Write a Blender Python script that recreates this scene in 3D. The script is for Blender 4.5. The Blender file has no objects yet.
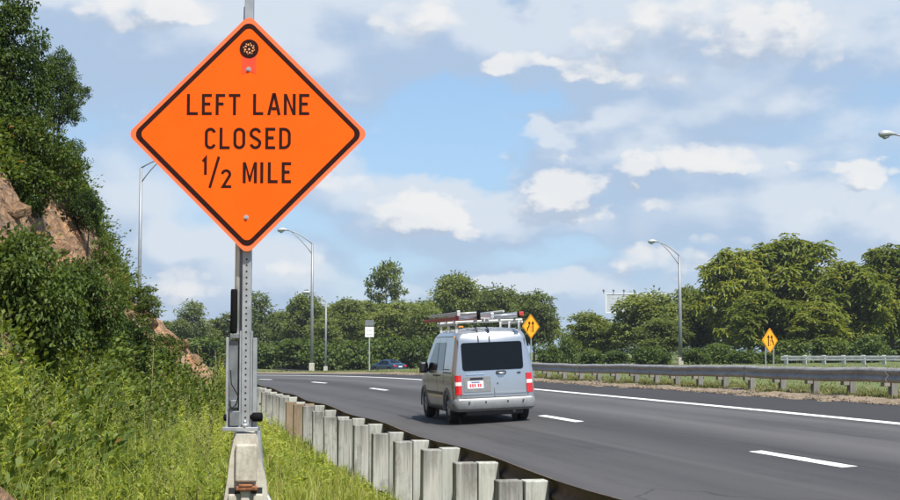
import bpy, bmesh, math, random
import numpy as np
from mathutils import Vector, Matrix

R = math.radians
scene = bpy.context.scene
COL = scene.collection

# ------------------------------------------------------------------ camera
F_PX, CX, CY, W_PX = 1500.0, 450.0, 250.0, 900.0
HORIZON = 350.0
EYE = 1.48                                   # metres above the lane line
PITCH = math.atan((HORIZON - CY) / F_PX)
cam_data = bpy.data.cameras.new("camera")
cam_data.sensor_width = 36.0
cam_data.lens = F_PX / W_PX * 36.0
cam_data.clip_start = 0.1
cam_data.clip_end = 6000.0
cam = bpy.data.objects.new("camera", cam_data)
cam.location = (0, 0, EYE)
cam.rotation_euler = (math.pi / 2 + PITCH, 0, 0)
COL.objects.link(cam)
scene.camera = cam

# ------------------------------------------------------------------ light and colour management
SUN_AZ, SUN_EL = R(152.0), R(59.0)           # clockwise from the viewing direction
sun_vec = Vector((math.sin(SUN_AZ) * math.cos(SUN_EL), math.cos(SUN_AZ) * math.cos(SUN_EL), math.sin(SUN_EL)))
sd = bpy.data.lights.new("sun", 'SUN')
sd.energy = 4.8
sd.angle = R(0.6)
sd.color = (1.0, 0.95, 0.87)
sun = bpy.data.objects.new("sun", sd)
sun.rotation_euler = (-sun_vec).to_track_quat('-Z', 'Y').to_euler()
sun.location = (20, -20, 40)
COL.objects.link(sun)
scene.view_settings.view_transform = 'Standard'
scene.view_settings.look = 'None'
scene.view_settings.exposure = 0.72
scene.view_settings.gamma = 1.0
scene.cycles.use_denoising = True
scene.cycles.max_bounces = 5
scene.cycles.volume_bounces = 0
scene.cycles.diffuse_bounces = 3
scene.cycles.transparent_max_bounces = 6


def ray(px, py):
    """direction of a pixel, scaled so that its forward (Y) component is 1"""
    v = Vector(((px - CX) / F_PX, 1.0, (CY - py) / F_PX))
    c, s = math.cos(PITCH), math.sin(PITCH)
    d = Vector((v.x, v.y * c - v.z * s, v.y * s + v.z * c))
    return d / d.y


def at(px, py, y):
    return ray(px, py) * y + Vector((0, 0, EYE))


# ------------------------------------------------------------------ node helper
class NT:
    def __init__(self, tree):
        self.t = tree
        self.n = tree.nodes
        self.l = tree.links

    def node(self, typ, **kw):
        nd = self.n.new(typ)
        for k, v in kw.items():
            setattr(nd, k, v)
        return nd

    def put(self, sock, v):
        if v is None:
            return
        if isinstance(v, bpy.types.NodeSocket):
            self.l.new(v, sock)
        else:
            if sock.type == 'RGBA' and len(v) == 3:
                v = (*v, 1.0)
            sock.default_value = v

    def math(self, op, a, b=None, c=None, clamp=False):
        nd = self.node('ShaderNodeMath', operation=op, use_clamp=clamp)
        self.put(nd.inputs[0], a)
        self.put(nd.inputs[1], b)
        self.put(nd.inputs[2], c)
        return nd.outputs[0]

    def vmath(self, op, a, b=None):
        nd = self.node('ShaderNodeVectorMath', operation=op)
        self.put(nd.inputs[0], a)
        self.put(nd.inputs[1], b)
        return nd.outputs[0]

    def noise(self, vec, scale, detail=4, rough=0.55, dist=0.0):
        nd = self.node('ShaderNodeTexNoise')
        self.put(nd.inputs['Vector'], vec)
        nd.inputs['Scale'].default_value = scale
        nd.inputs['Detail'].default_value = detail
        nd.inputs['Roughness'].default_value = rough
        nd.inputs['Distortion'].default_value = dist
        return nd.outputs['Fac']

    def mapr(self, v, a, b, c=0.0, d=1.0, smooth=False):
        nd = self.node('ShaderNodeMapRange')
        if smooth:
            nd.interpolation_type = 'SMOOTHSTEP'
        self.put(nd.inputs[0], v)
        for i, x in enumerate((a, b, c, d)):
            self.put(nd.inputs[i + 1], x)
        return nd.outputs[0]

    def mix(self, f, a, b, mode='MIX'):
        nd = self.node('ShaderNodeMix', data_type='RGBA', blend_type=mode)
        self.put(nd.inputs[0], f)
        self.put(nd.inputs[6], a)
        self.put(nd.inputs[7], b)
        return nd.outputs[2]

    def ramp(self, v, stops):
        nd = self.node('ShaderNodeValToRGB')
        self.put(nd.inputs[0], v)
        e = nd.color_ramp.elements
        while len(e) < len(stops):
            e.new(0.5)
        for i, (p, c) in enumerate(stops):
            e[i].position = p
            e[i].color = (*c, 1.0) if len(c) == 3 else c
        return nd.outputs[0]


# ------------------------------------------------------------------ world: Nishita sky with broken cumulus
def build_world():
    w = bpy.data.worlds.new("World")
    scene.world = w
    w.use_nodes = True
    w.node_tree.nodes.clear()
    def ae(px, py):
        d = ray(px, py)
        return math.atan2(d.x, d.y), math.atan2(d.z, math.hypot(d.x, d.y))

    def density_group(name, banks, warp, w_scale, big_amt, big_off, fine_amt, fine_scale, billow=0.0):
        """cloud density as a function of azimuth and elevation (radians)"""
        g = bpy.data.node_groups.new(name, 'ShaderNodeTree')
        g.interface.new_socket("az_el", in_out='INPUT', socket_type='NodeSocketVector')
        g.interface.new_socket("density", in_out='OUTPUT', socket_type='NodeSocketFloat')
        n = NT(g)
        gi = n.node('NodeGroupInput').outputs[0]
        go = n.node('NodeGroupOutput')
        # ragged edges: bend the coordinates with noise first
        sc_v = n.vmath('MULTIPLY', gi, (1.0, 1.55, 1.0))
        nz = n.node('ShaderNodeTexNoise')
        n.put(nz.inputs['Vector'], sc_v)
        nz.inputs['Scale'].default_value = w_scale
        nz.inputs['Detail'].default_value = 4
        nz.inputs['Roughness'].default_value = 0.58
        off = n.vmath('MULTIPLY', n.vmath('SUBTRACT', nz.outputs['Color'], (.5, .5, .5)), (warp, warp * .6, 0.0))
        p = n.vmath('ADD', gi, off)
        sep = n.node('ShaderNodeSeparateXYZ')
        n.put(sep.inputs[0], p)
        az, el = sep.outputs[0], sep.outputs[1]
        total = None
        for (px, py, hw, hh, wt) in banks:
            a0, e0 = ae(px, py)
            u = n.math('MULTIPLY_ADD', az, F_PX / hw, -a0 * F_PX / hw)
            v = n.math('MULTIPLY_ADD', el, F_PX / hh, -e0 * F_PX / hh)
            r2 = n.math('MULTIPLY_ADD', u, u, n.math('MULTIPLY', v, v))
            fall = n.mapr(r2, 0.0, 1.55, wt, 0.0, smooth=True)
            total = fall if total is None else n.math('ADD', total, fall)
        big = n.noise(sc_v, 5.5, 3, .55)
        fine = n.noise(sc_v, fine_scale, 4, .6)
        d = n.math('MULTIPLY_ADD', n.math('SUBTRACT', big, big_off), big_amt, total)
        d = n.math('MULTIPLY_ADD', n.math('SUBTRACT', fine, .5), fine_amt, d)
        if billow:
            # cauliflower tops: rounded cells at two sizes
            for vs_, am in ((38.0, 1.0), (85.0, .45)):
                vo = n.node('ShaderNodeTexVoronoi', feature='F1')
                n.put(vo.inputs['Vector'], n.vmath('ADD', sc_v, n.vmath('MULTIPLY', off, (.35, .35, 0))))
                vo.inputs['Scale'].default_value = vs_
                d = n.math('MULTIPLY_ADD', n.math('SUBTRACT', .42, vo.outputs['Distance']), billow * am, d)
        n.put(go.inputs[0], d)
        return g
    # banks of cloud: pixel centre, half width, half height, weight
    soft = [(700, 42, 240, 70, .60), (330, 30, 260, 75, .55), (130, 60, 190, 90, .40), (330, 165, 70, 40, .30), (720, 130, 220, 40, .34),
            (600, 130, 110, 30, .22), (650, 205, 300, 60, .40), (860, 250, 120, 60, .36), (230, 285, 110, 60, .46), (110, 210, 90, 60, .36),
            (30, 240, 60, 40, .30), (700, 300, 240, 40, .34), (460, 290, 110, 34, .30), (420, 225, 100, 40, .36),
            (442, 140, 74, 52, -.60), (548, 108, 60, 12, -.30), (548, 256, 60, 22, -.22), (398, 270, 46, 16, -.20)]
    puffs = [(520, 62, 36, 15, .62), (578, 70, 42, 14, .50), (690, 30, 130, 44, .50), (790, 42, 70, 40, .45), (640, 80, 80, 14, .40), (415, 20, 60, 26, .45), (135, 14, 60, 26, .5), (200, 8, 50, 18, .45),
             (412, 212, 58, 24, .75), (440, 226, 50, 16, .55), (566, 184, 46, 24, .75), (545, 200, 40, 10, .4), (632, 170, 22, 18, .65), (632, 190, 9, 7, .5), (705, 160, 62, 18, .72), (560, 214, 60, 14, .66),
             (660, 205, 30, 8, .3), (870, 174, 34, 17, .72), (815, 168, 30, 9, .4), (840, 214, 50, 12, .40), (655, 262, 60, 20, .5), (720, 240, 40, 10, .35), (180, 288, 40, 26, .45), (300, 262, 40, 16, .4), (330, 185, 50, 16, .45), (130, 110, 30, 18, .4),
             (760, 290, 60, 14, .35)]
    g_soft = density_group("soft_cloud", soft, .10, 14, .70, .43, .22, 22)
    g_puff = density_group("cumulus", puffs, .045, 40, .50, .62, .28, 60, .42)

    n = NT(w.node_tree)
    tc = n.node('ShaderNodeTexCoord').outputs['Generated']
    sep = n.node('ShaderNodeSeparateXYZ')
    n.put(sep.inputs[0], tc)
    x, y, z = sep.outputs
    az = n.math('ARCTAN2', x, y)
    el = n.math('ARCSINE', n.math('MAXIMUM', n.math('MINIMUM', z, 1.0), -1.0))
    # away from the picture the same broken cloud goes on
    def dens(g, daz, dele):
        cmb = n.node('ShaderNodeCombineXYZ')
        n.put(cmb.inputs[0], n.math('ADD', az, daz))
        n.put(cmb.inputs[1], n.math('ADD', el, dele))
        gn = n.node('ShaderNodeGroup')
        gn.node_tree = g
        n.put(gn.inputs[0], cmb.outputs[0])
        return gn.outputs[0]
    a0 = dens(g_soft, 0.0, 0.0)
    a1 = dens(g_soft, 0.012, 0.018)             # a little towards the sun
    mask_a = n.mapr(a0, -.05, .48, 0.0, 1.0, smooth=True)
    lit_a = n.mapr(n.math('SUBTRACT', a0, a1), -.12, .20, 0.0, 1.0, smooth=True)
    b0 = dens(g_puff, 0.0, 0.0)
    b1 = dens(g_puff, 0.008, 0.016)

    mask_b = n.mapr(b0, .08, .52, 0.0, 1.0, smooth=True)
    tex = n.noise(n.vmath('MULTIPLY', tc, (1, 1, 1.6)), 55.0, 5, .6)
    lit_b = n.mapr(n.math('MULTIPLY_ADD', n.math('SUBTRACT', tex, .5), .35, n.math('SUBTRACT', b0, b1)), -.20, .40, 0.0, 1.0, smooth=True)
    sky = n.node('ShaderNodeTexSky', sky_type='NISHITA')
    sky.sun_disc = False
    sky.sun_elevation = SUN_EL
    sky.sun_rotation = SUN_AZ
    sky.air_density = 1.0
    sky.dust_density = .6
    sky.ozone_density = 1.6
    S = 0.10
    E = S * 2.0 ** scene.view_settings.exposure
    shade_a = tuple(c / E for c in (.445, .565, .745))
    light_a = tuple(c / E for c in (.72, .78, .86))
    shade_b = tuple(c / E for c in (.47, .56, .70))
    light_b = tuple(c / E for c in (.92, .91, .895))
    veil_c = tuple(c / E for c in (.28, .50, .82))
    cloud_a = n.mix(lit_a, shade_a, light_a)
    cloud_b = n.mix(lit_b, shade_b, light_b)
    skyc = n.mix(n.mapr(el, 0.0, .30, .70, .30), sky.outputs[0], veil_c)
    up = n.mapr(el, -.01, .02, 0.0, 1.0)
    colr = n.mix(n.math('MULTIPLY', n.math('MULTIPLY', mask_a, .88), up), skyc, cloud_a)
    colr = n.mix(n.math('MULTIPLY', n.math('MULTIPLY', mask_b, .80), up), colr, cloud_b)
    bg = n.node('ShaderNodeBackground')
    n.put(bg.inputs[0], colr)
    bg.inputs[1].default_value = S
    out = n.node('ShaderNodeOutputWorld')
    n.l.new(bg.outputs[0], out.inputs[0])
    w.cycles.sampling_method = 'MANUAL'
    w.cycles.sample_map_resolution = 512


build_world()

# ------------------------------------------------------------------ materials
MATS = {}


def new_mat(name):
    m = bpy.data.materials.new(name)
    m.use_nodes = True
    m.node_tree.nodes.clear()
    n = NT(m.node_tree)
    out = n.node('ShaderNodeOutputMaterial')
    b = n.node('ShaderNodeBsdfPrincipled')
    n.l.new(b.outputs[0], out.inputs[0])
    MATS[name] = m
    return m, n, b, out


def bump(n, b, h, strength, dist):
    bp = n.node('ShaderNodeBump')
    bp.inputs['Strength'].default_value = strength
    bp.inputs['Distance'].default_value = dist
    n.put(bp.inputs['Height'], h)
    n.l.new(bp.outputs[0], b.inputs['Normal'])


def plain(name, col, rough=.5, metal=0.0, scale=0.0, var=.12, bmp=0.0, dirt=None, dirt_amt=.0, coat=0.0, emit=0.0):
    m, n, b, out = new_mat(name)
    b.inputs['Roughness'].default_value = rough
    b.inputs['Metallic'].default_value = metal
    b.inputs['Coat Weight'].default_value = coat
    if emit:
        b.inputs['Emission Color'].default_value = (*col, 1)
        b.inputs['Emission Strength'].default_value = emit
    if scale:
        tc = n.node('ShaderNodeTexCoord').outputs['Object']
        f = n.noise(tc, scale, 6, .6)
        c = n.mix(n.mapr(f, .3, .7), tuple(x * (1 - var) for x in col), tuple(min(1, x * (1 + var)) for x in col))
        if dirt is not None:
            f2 = n.noise(tc, scale * .35, 7, .7, .6)
            c = n.mix(n.mapr(f2, .62 - dirt_amt * .3, .78 - dirt_amt * .15), c, dirt)
        n.put(b.inputs['Base Color'], c)
        n.put(b.inputs['Roughness'], n.mapr(f, .2, .8, max(.02, rough - .1), min(1, rough + .1)))
        if bmp:
            bump(n, b, f, bmp, .01)
    else:
        b.inputs['Base Color'].default_value = (*col, 1)
    return m


def leaf_mat(name, dark, mid, light, trans=.35, accent=None, accent_amt=0.0, patch=.35):
    m, n, b, out = new_mat(name)
    geo = n.node('ShaderNodeNewGeometry')
    rnd = geo.outputs['Random Per Island']
    oi = n.node('ShaderNodeObjectInfo').outputs['Random']
    tc = n.node('ShaderNodeTexCoord').outputs['Object']
    f = n.noise(tc, patch, 3, .5)
    k = n.math('ADD', n.math('MULTIPLY', rnd, .50), n.math('MULTIPLY_ADD', f, .85, -.12))
    k = n.math('ADD', k, n.math('MULTIPLY_ADD', oi, .36, -.24))
    c = n.ramp(k, [(.15, dark), (.5, mid), (.9, light)])
    if accent is not None:
        hit = n.math('GREATER_THAN', n.math('FRACT', n.math('MULTIPLY', rnd, 37.7)), 1.0 - accent_amt)
        c = n.mix(hit, c, accent)
    b.inputs['Roughness'].default_value = .55
    b.inputs['Specular IOR Level'].default_value = .25
    n.put(b.inputs['Base Color'], c)
    tr = n.node('ShaderNodeBsdfTranslucent')
    n.put(tr.inputs[0], n.mix(1.0, c, (1.25, 1.15, .55), 'MULTIPLY'))
    mx = n.node('ShaderNodeMixShader')
    mx.inputs[0].default_value = trans
    n.l.new(b.outputs[0], mx.inputs[1])
    n.l.new(tr.outputs[0], mx.inputs[2])
    n.l.new(mx.outputs[0], out.inputs[0])
    return m


def build_materials():
    # asphalt: uv.x is the distance across the road, uv.y along it
    m, n, b, out = new_mat('asphalt')
    uv = n.node('ShaderNodeUVMap').outputs[0]
    sep = n.node('ShaderNodeSeparateXYZ')
    n.put(sep.inputs[0], uv)
    wob = n.noise(n.vmath('MULTIPLY', uv, (.7, .05, 1)), 1.0, 3)
    s = n.math('ADD', sep.outputs[0], n.math('MULTIPLY_ADD', wob, .9, -.45))
    wear = n.ramp(n.mapr(s, 3.5, 14.5), [(0.0, (.036,) * 3), (.10, (.045,) * 3), (.19, (.066,) * 3), (.28, (.050,) * 3), (.36, (.064,) * 3),
                                         (.455, (.040,) * 3), (.52, (.045,) * 3), (.60, (.086,) * 3), (.68, (.064,) * 3),
                                         (.76, (.086,) * 3), (.805, (.060,) * 3), (.83, (.033,) * 3), (1.0, (.034,) * 3)])
    streak = n.noise(n.vmath('MULTIPLY', uv, (3.0, .06, 1)), 1.0, 5, .6)
    mott = n.noise(n.vmath('MULTIPLY', uv, (.35, .10, 1)), 1.0, 5, .65)
    grit = n.noise(uv, 55.0, 4, .75)
    spk = n.noise(uv, 16.0, 5, .7)
    k = n.math('ADD', n.mapr(streak, .3, .7, .74, 1.26), n.mapr(mott, .3, .7, -.26, .26))
    k = n.math('MULTIPLY', k, n.mapr(grit, .25, .75, .58, 1.42))
    k = n.math('MULTIPLY', k, n.mapr(spk, .3, .7, .84, 1.16))
    c = n.mix(1.0, wear, n.mix(k, (0, 0, 0), (1.05, 1.0, 1.0)), 'MULTIPLY')
    # thin sealed joints beside the lane line
    jit = n.noise(n.vmath('MULTIPLY', uv, (.0, .9, 1)), 1.0, 4, .7)
    dj = n.math('ABSOLUTE', n.math('SUBTRACT', n.math('ADD', sep.outputs[0], n.math('MULTIPLY', jit, .10)), 8.92))
    joint = n.mapr(dj, .006, .02, .55, 0.0)
    c = n.mix(joint, c, (.010, .010, .011))
    vor = n.node('ShaderNodeTexVoronoi', feature='DISTANCE_TO_EDGE')
    vn = n.node('ShaderNodeTexNoise')
    n.put(vn.inputs['Vector'], uv)
    vn.inputs['Scale'].default_value = .8
    vn.inputs['Detail'].default_value = 6
    n.put(vor.inputs['Vector'], n.vmath('ADD', n.vmath('MULTIPLY', uv, (.16, .05, 1)), n.vmath('MULTIPLY', vn.outputs['Color'], (.16, .05, 0))))
    vor.inputs['Scale'].default_value = 1.0
    crack = n.math('MULTIPLY', n.mapr(vor.outputs[0], .0005, .0032, .5, 0.0), n.mapr(mott, .45, .6))
    c = n.mix(crack, c, (.012, .012, .012))
    n.put(b.inputs['Base Color'], c)
    n.put(b.inputs['Roughness'], n.mapr(grit, .3, .7, .72, .92))
    b.inputs['Specular IOR Level'].default_value = .35
    bump(n, b, grit, .5, .006)

    m, n, b, out = new_mat('road_paint')
    uv = n.node('ShaderNodeUVMap').outputs[0]
    f = n.noise(n.vmath('MULTIPLY', uv, (6, 1.6, 1)), 1.6, 8, .78)
    n.put(b.inputs['Base Color'], n.mix(n.mapr(f, .53, .70, 0, .8), (.70, .70, .67), (.16, .155, .15)))
    b.inputs['Roughness'].default_value = .7
    m, n, b, out = new_mat('yellow_paint')
    b.inputs['Base Color'].default_value = (.62, .40, .04, 1)
    b.inputs['Roughness'].default_value = .7

    # verge: uv.x across from the edge of the asphalt
    m, n, b, out = new_mat('verge_soil')
    tc = n.node('ShaderNodeTexCoord').outputs['Object']
    f = n.noise(tc, 1.3, 6, .65)
    f2 = n.noise(tc, 14.0, 5, .7)
    f3 = n.noise(tc, .5, 4, .6)
    c = n.ramp(f2, [(.25, (.10, .074, .046)), (.5, (.22, .165, .11)), (.75, (.34, .27, .19))])
    c = n.mix(n.mapr(f, .42, .62), c, (.16, .125, .08))
    uv = n.node('ShaderNodeUVMap').outputs[0]
    sep = n.node('ShaderNodeSeparateXYZ')
    n.put(sep.inputs[0], uv)
    gr = n.mapr(n.math('ADD', sep.outputs[0], n.math('MULTIPLY_ADD', f, 2.4, -1.2)), 15.2, 16.4)
    grass_c = n.ramp(n.noise(tc, 3.0, 5, .7), [(.3, (.055, .075, .020)), (.55, (.10, .125, .032)), (.75, (.17, .16, .055))])
    n.put(b.inputs['Base Color'], n.mix(gr, c, grass_c))
    b.inputs['Roughness'].default_value = .95
    bump(n, b, f2, .8, .03)

    m, n, b, out = new_mat('meadow_soil')
    tc = n.node('ShaderNodeTexCoord').outputs['Object']
    f = n.noise(tc, 2.0, 6, .7)
    n.put(b.inputs['Base Color'], n.ramp(f, [(.3, (.035, .05, .015)), (.55, (.075, .095, .026)), (.75, (.13, .125, .045))]))
    b.inputs['Roughness'].default_value = .95
    bump(n, b, f, .6, .05)

    # rocky cut: red brown rock, tan scree, grey ledges
    m, n, b, out = new_mat('rock_cut')
    tc = n.node('ShaderNodeTexCoord').outputs['Object']
    f = n.noise(tc, .9, 7, .68, .5)
    f2 = n.noise(tc, 5.5, 7, .7, .3)
    f3 = n.noise(n.vmath('MULTIPLY', tc, (1, 1, 3.0)), 1.6, 5, .6, .8)
    c = n.ramp(f, [(.30, (.13, .10, .07)), (.42, (.30, .18, .10)), (.54, (.44, .28, .155)), (.64, (.40, .18, .08)), (.78, (.28, .13, .06))])
    c = n.mix(n.mapr(f2, .32, .72), n.mix(1.0, c, (.5, .46, .46), 'MULTIPLY'), n.mix(1.0, c, (1.3, 1.28, 1.22), 'MULTIPLY'))
    c = n.mix(n.mapr(f3, .60, .72), c, (.22, .20, .18))
    vor = n.node('ShaderNodeTexVoronoi', feature='DISTANCE_TO_EDGE')
    n.put(vor.inputs['Vector'], n.vmath('ADD', tc, n.vmath('MULTIPLY', n.node('ShaderNodeTexNoise').outputs['Color'], (.8, .8, .8))))
    vor.inputs['Scale'].default_value = 2.6
    c = n.mix(n.mapr(vor.outputs[0], .0, .05, .75, 0.0), c, (.07, .05, .038))
    n.put(b.inputs['Base Color'], c)
    b.inputs['Roughness'].default_value = .95
    bump(n, b, n.math('ADD', f2, f3), 1.0, .12)

    leaf_mat('gravel_stone', (.09, .072, .05), (.20, .155, .11), (.34, .28, .21), .0)
    # weathered guardrail timber / steel
    for nm, col, dk in (('post_grey', (.38, .38, .345), (.075, .068, .058)), ('post_pale', (.42, .43, .39), (.17, .155, .13)), ('post_brown', (.30, .23, .15), (.16, .11, .07)), ('post_far', (.20, .195, .18), (.10, .09, .08))):
        m, n, b, out = new_mat(nm)
        tc = n.node('ShaderNodeTexCoord').outputs['Object']
        oi = n.node('ShaderNodeObjectInfo').outputs['Random']
        # a random shift per post, so that no two wear alike
        cmb = n.node('ShaderNodeCombineXYZ')
        n.put(cmb.inputs[0], n.math('MULTIPLY', oi, 37.0))
        n.put(cmb.inputs[1], n.math('MULTIPLY', oi, 23.0))
        n.put(cmb.inputs[2], n.math('MULTIPLY', oi, 11.0))
        v = n.vmath('ADD', tc, cmb.outputs[0])
        grain = n.noise(n.vmath('MULTIPLY', v, (26, 26, 1.6)), 1.0, 6, .65)
        blot = n.noise(n.vmath('MULTIPLY', v, (5, 5, 2.2)), 1.0, 6, .7)
        c = n.mix(n.mapr(grain, .35, .7), tuple(x * 1.08 for x in col), tuple(x * .74 for x in col))
        c = n.mix(n.mapr(blot, .50, .74, 0, .9), c, dk)
        crk = n.noise(n.vmath('MULTIPLY', v, (60, 60, 1.2)), 1.0, 4, .6)
        c = n.mix(n.mapr(crk, .60, .68, 0, .7), c, dk)
        sep = n.node('ShaderNodeSeparateXYZ')
        n.put(sep.inputs[0], tc)
        drip = n.noise(n.vmath('MULTIPLY', v, (18, 18, .7)), 1.0, 5, .6)
        stain = n.mapr(n.math('ADD', sep.outputs[2], n.math('MULTIPLY', drip, 1.3)), 1.62, 2.15, 0, .75)
        c = n.mix(stain, c, dk)
        mud = n.mapr(n.math('ADD', sep.outputs[2], n.math('MULTIPLY', blot, .3)), .30, .50, .5, 0.0)
        c = n.mix(mud, c, (.25, .23, .18))
        c = n.mix(1.0, c, n.mix(oi, (.82, .82, .82), (1.08, 1.08, 1.06)), 'MULTIPLY')
        n.put(b.inputs['Base Color'], c)
        b.inputs['Roughness'].default_value = .85
        bump(n, b, grain, .4, .006)
    plain('rail_rust', (.085, .058, .042), .75, .1, 6, .4, .3, (.26, .21, .16), .25)
    m, n, b, out = new_mat('rail_steel')
    tc = n.node('ShaderNodeTexCoord').outputs['Object']
    f = n.noise(tc, 1.4, 6, .7)
    f2 = n.noise(n.vmath('MULTIPLY', tc, (1, 1, 5)), 4.0, 6, .7)
    c = n.mix(n.mapr(f, .3, .7), (.20, .197, .19), (.33, .325, .31))
    c = n.mix(n.mapr(f2, .50, .68, 0, .85), c, (.17, .115, .08))
    n.put(b.inputs['Base Color'], c)
    b.inputs['Metallic'].default_value = .15
    b.inputs['Roughness'].default_value = .55
    # concrete
    m, n, b, out = new_mat('concrete')
    tc = n.node('ShaderNodeTexCoord').outputs['Object']
    f = n.noise(tc, 9, 7, .7)
    f2 = n.noise(n.vmath('MULTIPLY', tc, (12, 12, 3)), 1.0, 6, .7)
    c = n.mix(n.mapr(f, .3, .7), (.36, .34, .285), (.50, .475, .40))
    c = n.mix(n.mapr(f2, .46, .70, 0, .8), c, (.20, .16, .11))
    n.put(b.inputs['Base Color'], c)
    b.inputs['Roughness'].default_value = .9
    bump(n, b, f, .6, .012)
    plain('rust', (.22, .085, .035), .9, 0, 30, .5, .5, (.10, .05, .03), .2)
    plain('galvanised', (.37, .39, .40), .45, .5, 9, .16, .05, (.33, .32, .30), .08)
    plain('galvanised_dark', (.19, .205, .215), .5, .5, 9, .2, .05)
    plain('hole_dark', (.02, .02, .02), .9)
    plain('aluminium', (.62, .64, .66), .35, .6, 6, .12)
    plain('pole_steel', (.23, .24, .25), .5, .4, 2, .12)
    plain('lamp_grey', (.36, .375, .385), .45, .2, 3, .1)
    plain('lens_glass', (.25, .27, .28), .15)
    plain('black_rubber', (.006, .006, .007), .8, 0, 20, .3).node_tree.nodes['Principled BSDF'].inputs['Specular IOR Level'].default_value = .1
    plain('black_plastic', (.016, .016, .018), .45, 0, 20, .2)
    # orange sheeting, fluorescent but not lit
    m, n, b, out = new_mat('sign_orange')
    tc = n.node('ShaderNodeTexCoord').outputs['Object']
    f = n.noise(tc, 2.2, 5, .6)
    f2 = n.noise(n.vmath('MULTIPLY', tc, (40, 1, 4)), 1.0, 5, .7)
    c = n.mix(n.mapr(f, .3, .7), (.96, .098, .002), (1.0, .114, .003))
    c = n.mix(n.mapr(f2, .58, .85, 0, .22), c, (.62, .10, .012))
    f3 = n.noise(tc, 7.0, 7, .75)
    c = n.mix(n.mapr(f3, .60, .80, 0, .25), c, (1.0, .19, .03))
    n.put(b.inputs['Base Color'], c)
    b.inputs['Roughness'].default_value = .5
    b.inputs['Specular IOR Level'].default_value = .15
    plain('sign_margin', (.98, .155, .045), .45, 0, 5, .06)
    plain('sign_black', (.022, .006, .004), .7, 0, 25, .3).node_tree.nodes['Principled BSDF'].inputs['Specular IOR Level'].default_value = .12
    plain('sticker_red', (.72, .055, .012), .5, 0, 12, .12)
    plain('fleck_tan', (.72, .30, .12), .6)
    plain('sign_yellow', (.90, .36, .008), .45, 0, 4, .06)
    plain('sign_white', (.72, .72, .70), .5, 0, 4, .06)
    plain('rail_pale', (.46, .46, .44), .6, 0, 2.5, .2, 0, (.28, .26, .23), .2)
    plain('letter_grey', (.42, .44, .45), .6)
    plain('billboard_white', (.40, .43, .45), .6, 0, .6, .08)
    # vehicles
    m, n, b, out = new_mat('van_silver')
    tc = n.node('ShaderNodeTexCoord').outputs['Object']
    sep = n.node('ShaderNodeSeparateXYZ')
    n.put(sep.inputs[0], tc)
    f = n.noise(tc, 5, 6, .65)
    dust = n.math('MULTIPLY', n.mapr(sep.outputs[2], .35, .95, .5, 0.05), n.mapr(f, .3, .7, .4, 1.0))
    n.put(b.inputs['Base Color'], n.mix(dust, (.45, .47, .49), (.24, .23, .21)))
    b.inputs['Metallic'].default_value = .75
    n.put(b.inputs['Roughness'], n.mapr(dust, 0, .5, .22, .55))
    b.inputs['Coat Weight'].default_value = .5
    b.inputs['Coat Roughness'].default_value = .08
    plain('bumper_silver', (.20, .208, .212), .5, .2, 8, .12, 0, (.25, .24, .22), .15)
    g_ = plain('dark_glass', (.004, .005, .006), .04, 0, 0)
    g_.node_tree.nodes['Principled BSDF'].inputs['Specular IOR Level'].default_value = .24
    plain('seam_dark', (.045, .045, .048), .7)
    plain('tail_red', (.50, .010, .012), .18, 0, 14, .15, coat=.6)
    plain('tail_white', (.70, .62, .60), .2, 0, coat=.5)
    plain('tyre', (.018, .018, .018), .85, 0, 30, .3)
    plain('hubcap', (.40, .41, .42), .4, .6, 12, .15)
    plain('plate_white', (.70, .72, .74), .45, 0, 20, .06)
    plain('plate_red', (.55, .06, .07), .5)
    plain('plate_blue', (.10, .16, .30), .5)
    plain('chrome', (.75, .76, .78), .15, .9)
    plain('ladder_red', (.42, .040, .028), .55, 0, 8, .25)
    plain('ladder_white', (.52, .52, .50), .45, .2, 8, .1)
    plain('amber', (.85, .30, .02), .3, 0, coat=.5)
    plain('car_blue', (.018, .055, .095), .25, .35, 3, .1, coat=.8)
    plain('bark', (.085, .068, .052), .95, 0, 8, .35, .6)
    plain('bark_grey', (.16, .14, .12), .95, 0, 8, .3, .6)
    plain('dry_stem', (.20, .17, .08), .9)
    plain('litter', (.70, .66, .60), .7)
    plain('orange_litter', (.80, .14, .04), .7)
    # foliage
    leaf_mat('leaf_hill', (.030, .055, .010), (.085, .130, .022), (.155, .205, .040), .40, (.24, .12, .035), .008, .8)
    leaf_mat('leaf_hill_dark', (.024, .048, .013), (.062, .105, .024), (.120, .165, .042), .38, None, 0, .8)
    leaf_mat('leaf_bush', (.040, .070, .016), (.080, .125, .026), (.14, .185, .044), .38, None, 0, 1.2)
    leaf_mat('leaf_far', (.075, .105, .032), (.155, .198, .058), (.24, .28, .090), .46, None, 0, .22)
    leaf_mat('leaf_far_pale', (.10, .135, .055), (.15, .19, .08), (.20, .24, .11), .42, None, 0, .22)
    leaf_mat('leaf_sumac', (.070, .105, .018), (.165, .210, .034), (.30, .325, .060), .45, (.32, .22, .06), .02, .2)
    leaf_mat('leaf_low', (.050, .080, .020), (.090, .135, .030), (.15, .195, .046), .36, None, 0, .5)
    leaf_mat('weed_leaf', (.11, .175, .022), (.29, .360, .052), (.50, .52, .13), .52, (.34, .30, .11), .015, .7)
    leaf_mat('weed_grey', (.085, .115, .035), (.16, .19, .060), (.25, .27, .10), .40, None, 0, 1.2)
    leaf_mat('grass_blade', (.12, .17, .025), (.28, .335, .058), (.48, .48, .14), .50, (.36, .30, .14), .09, .7)
    leaf_mat('grass_dry', (.055, .080, .020), (.11, .13, .032), (.20, .19, .07), .35, (.30, .24, .12), .12, .6)


build_materials()


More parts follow.
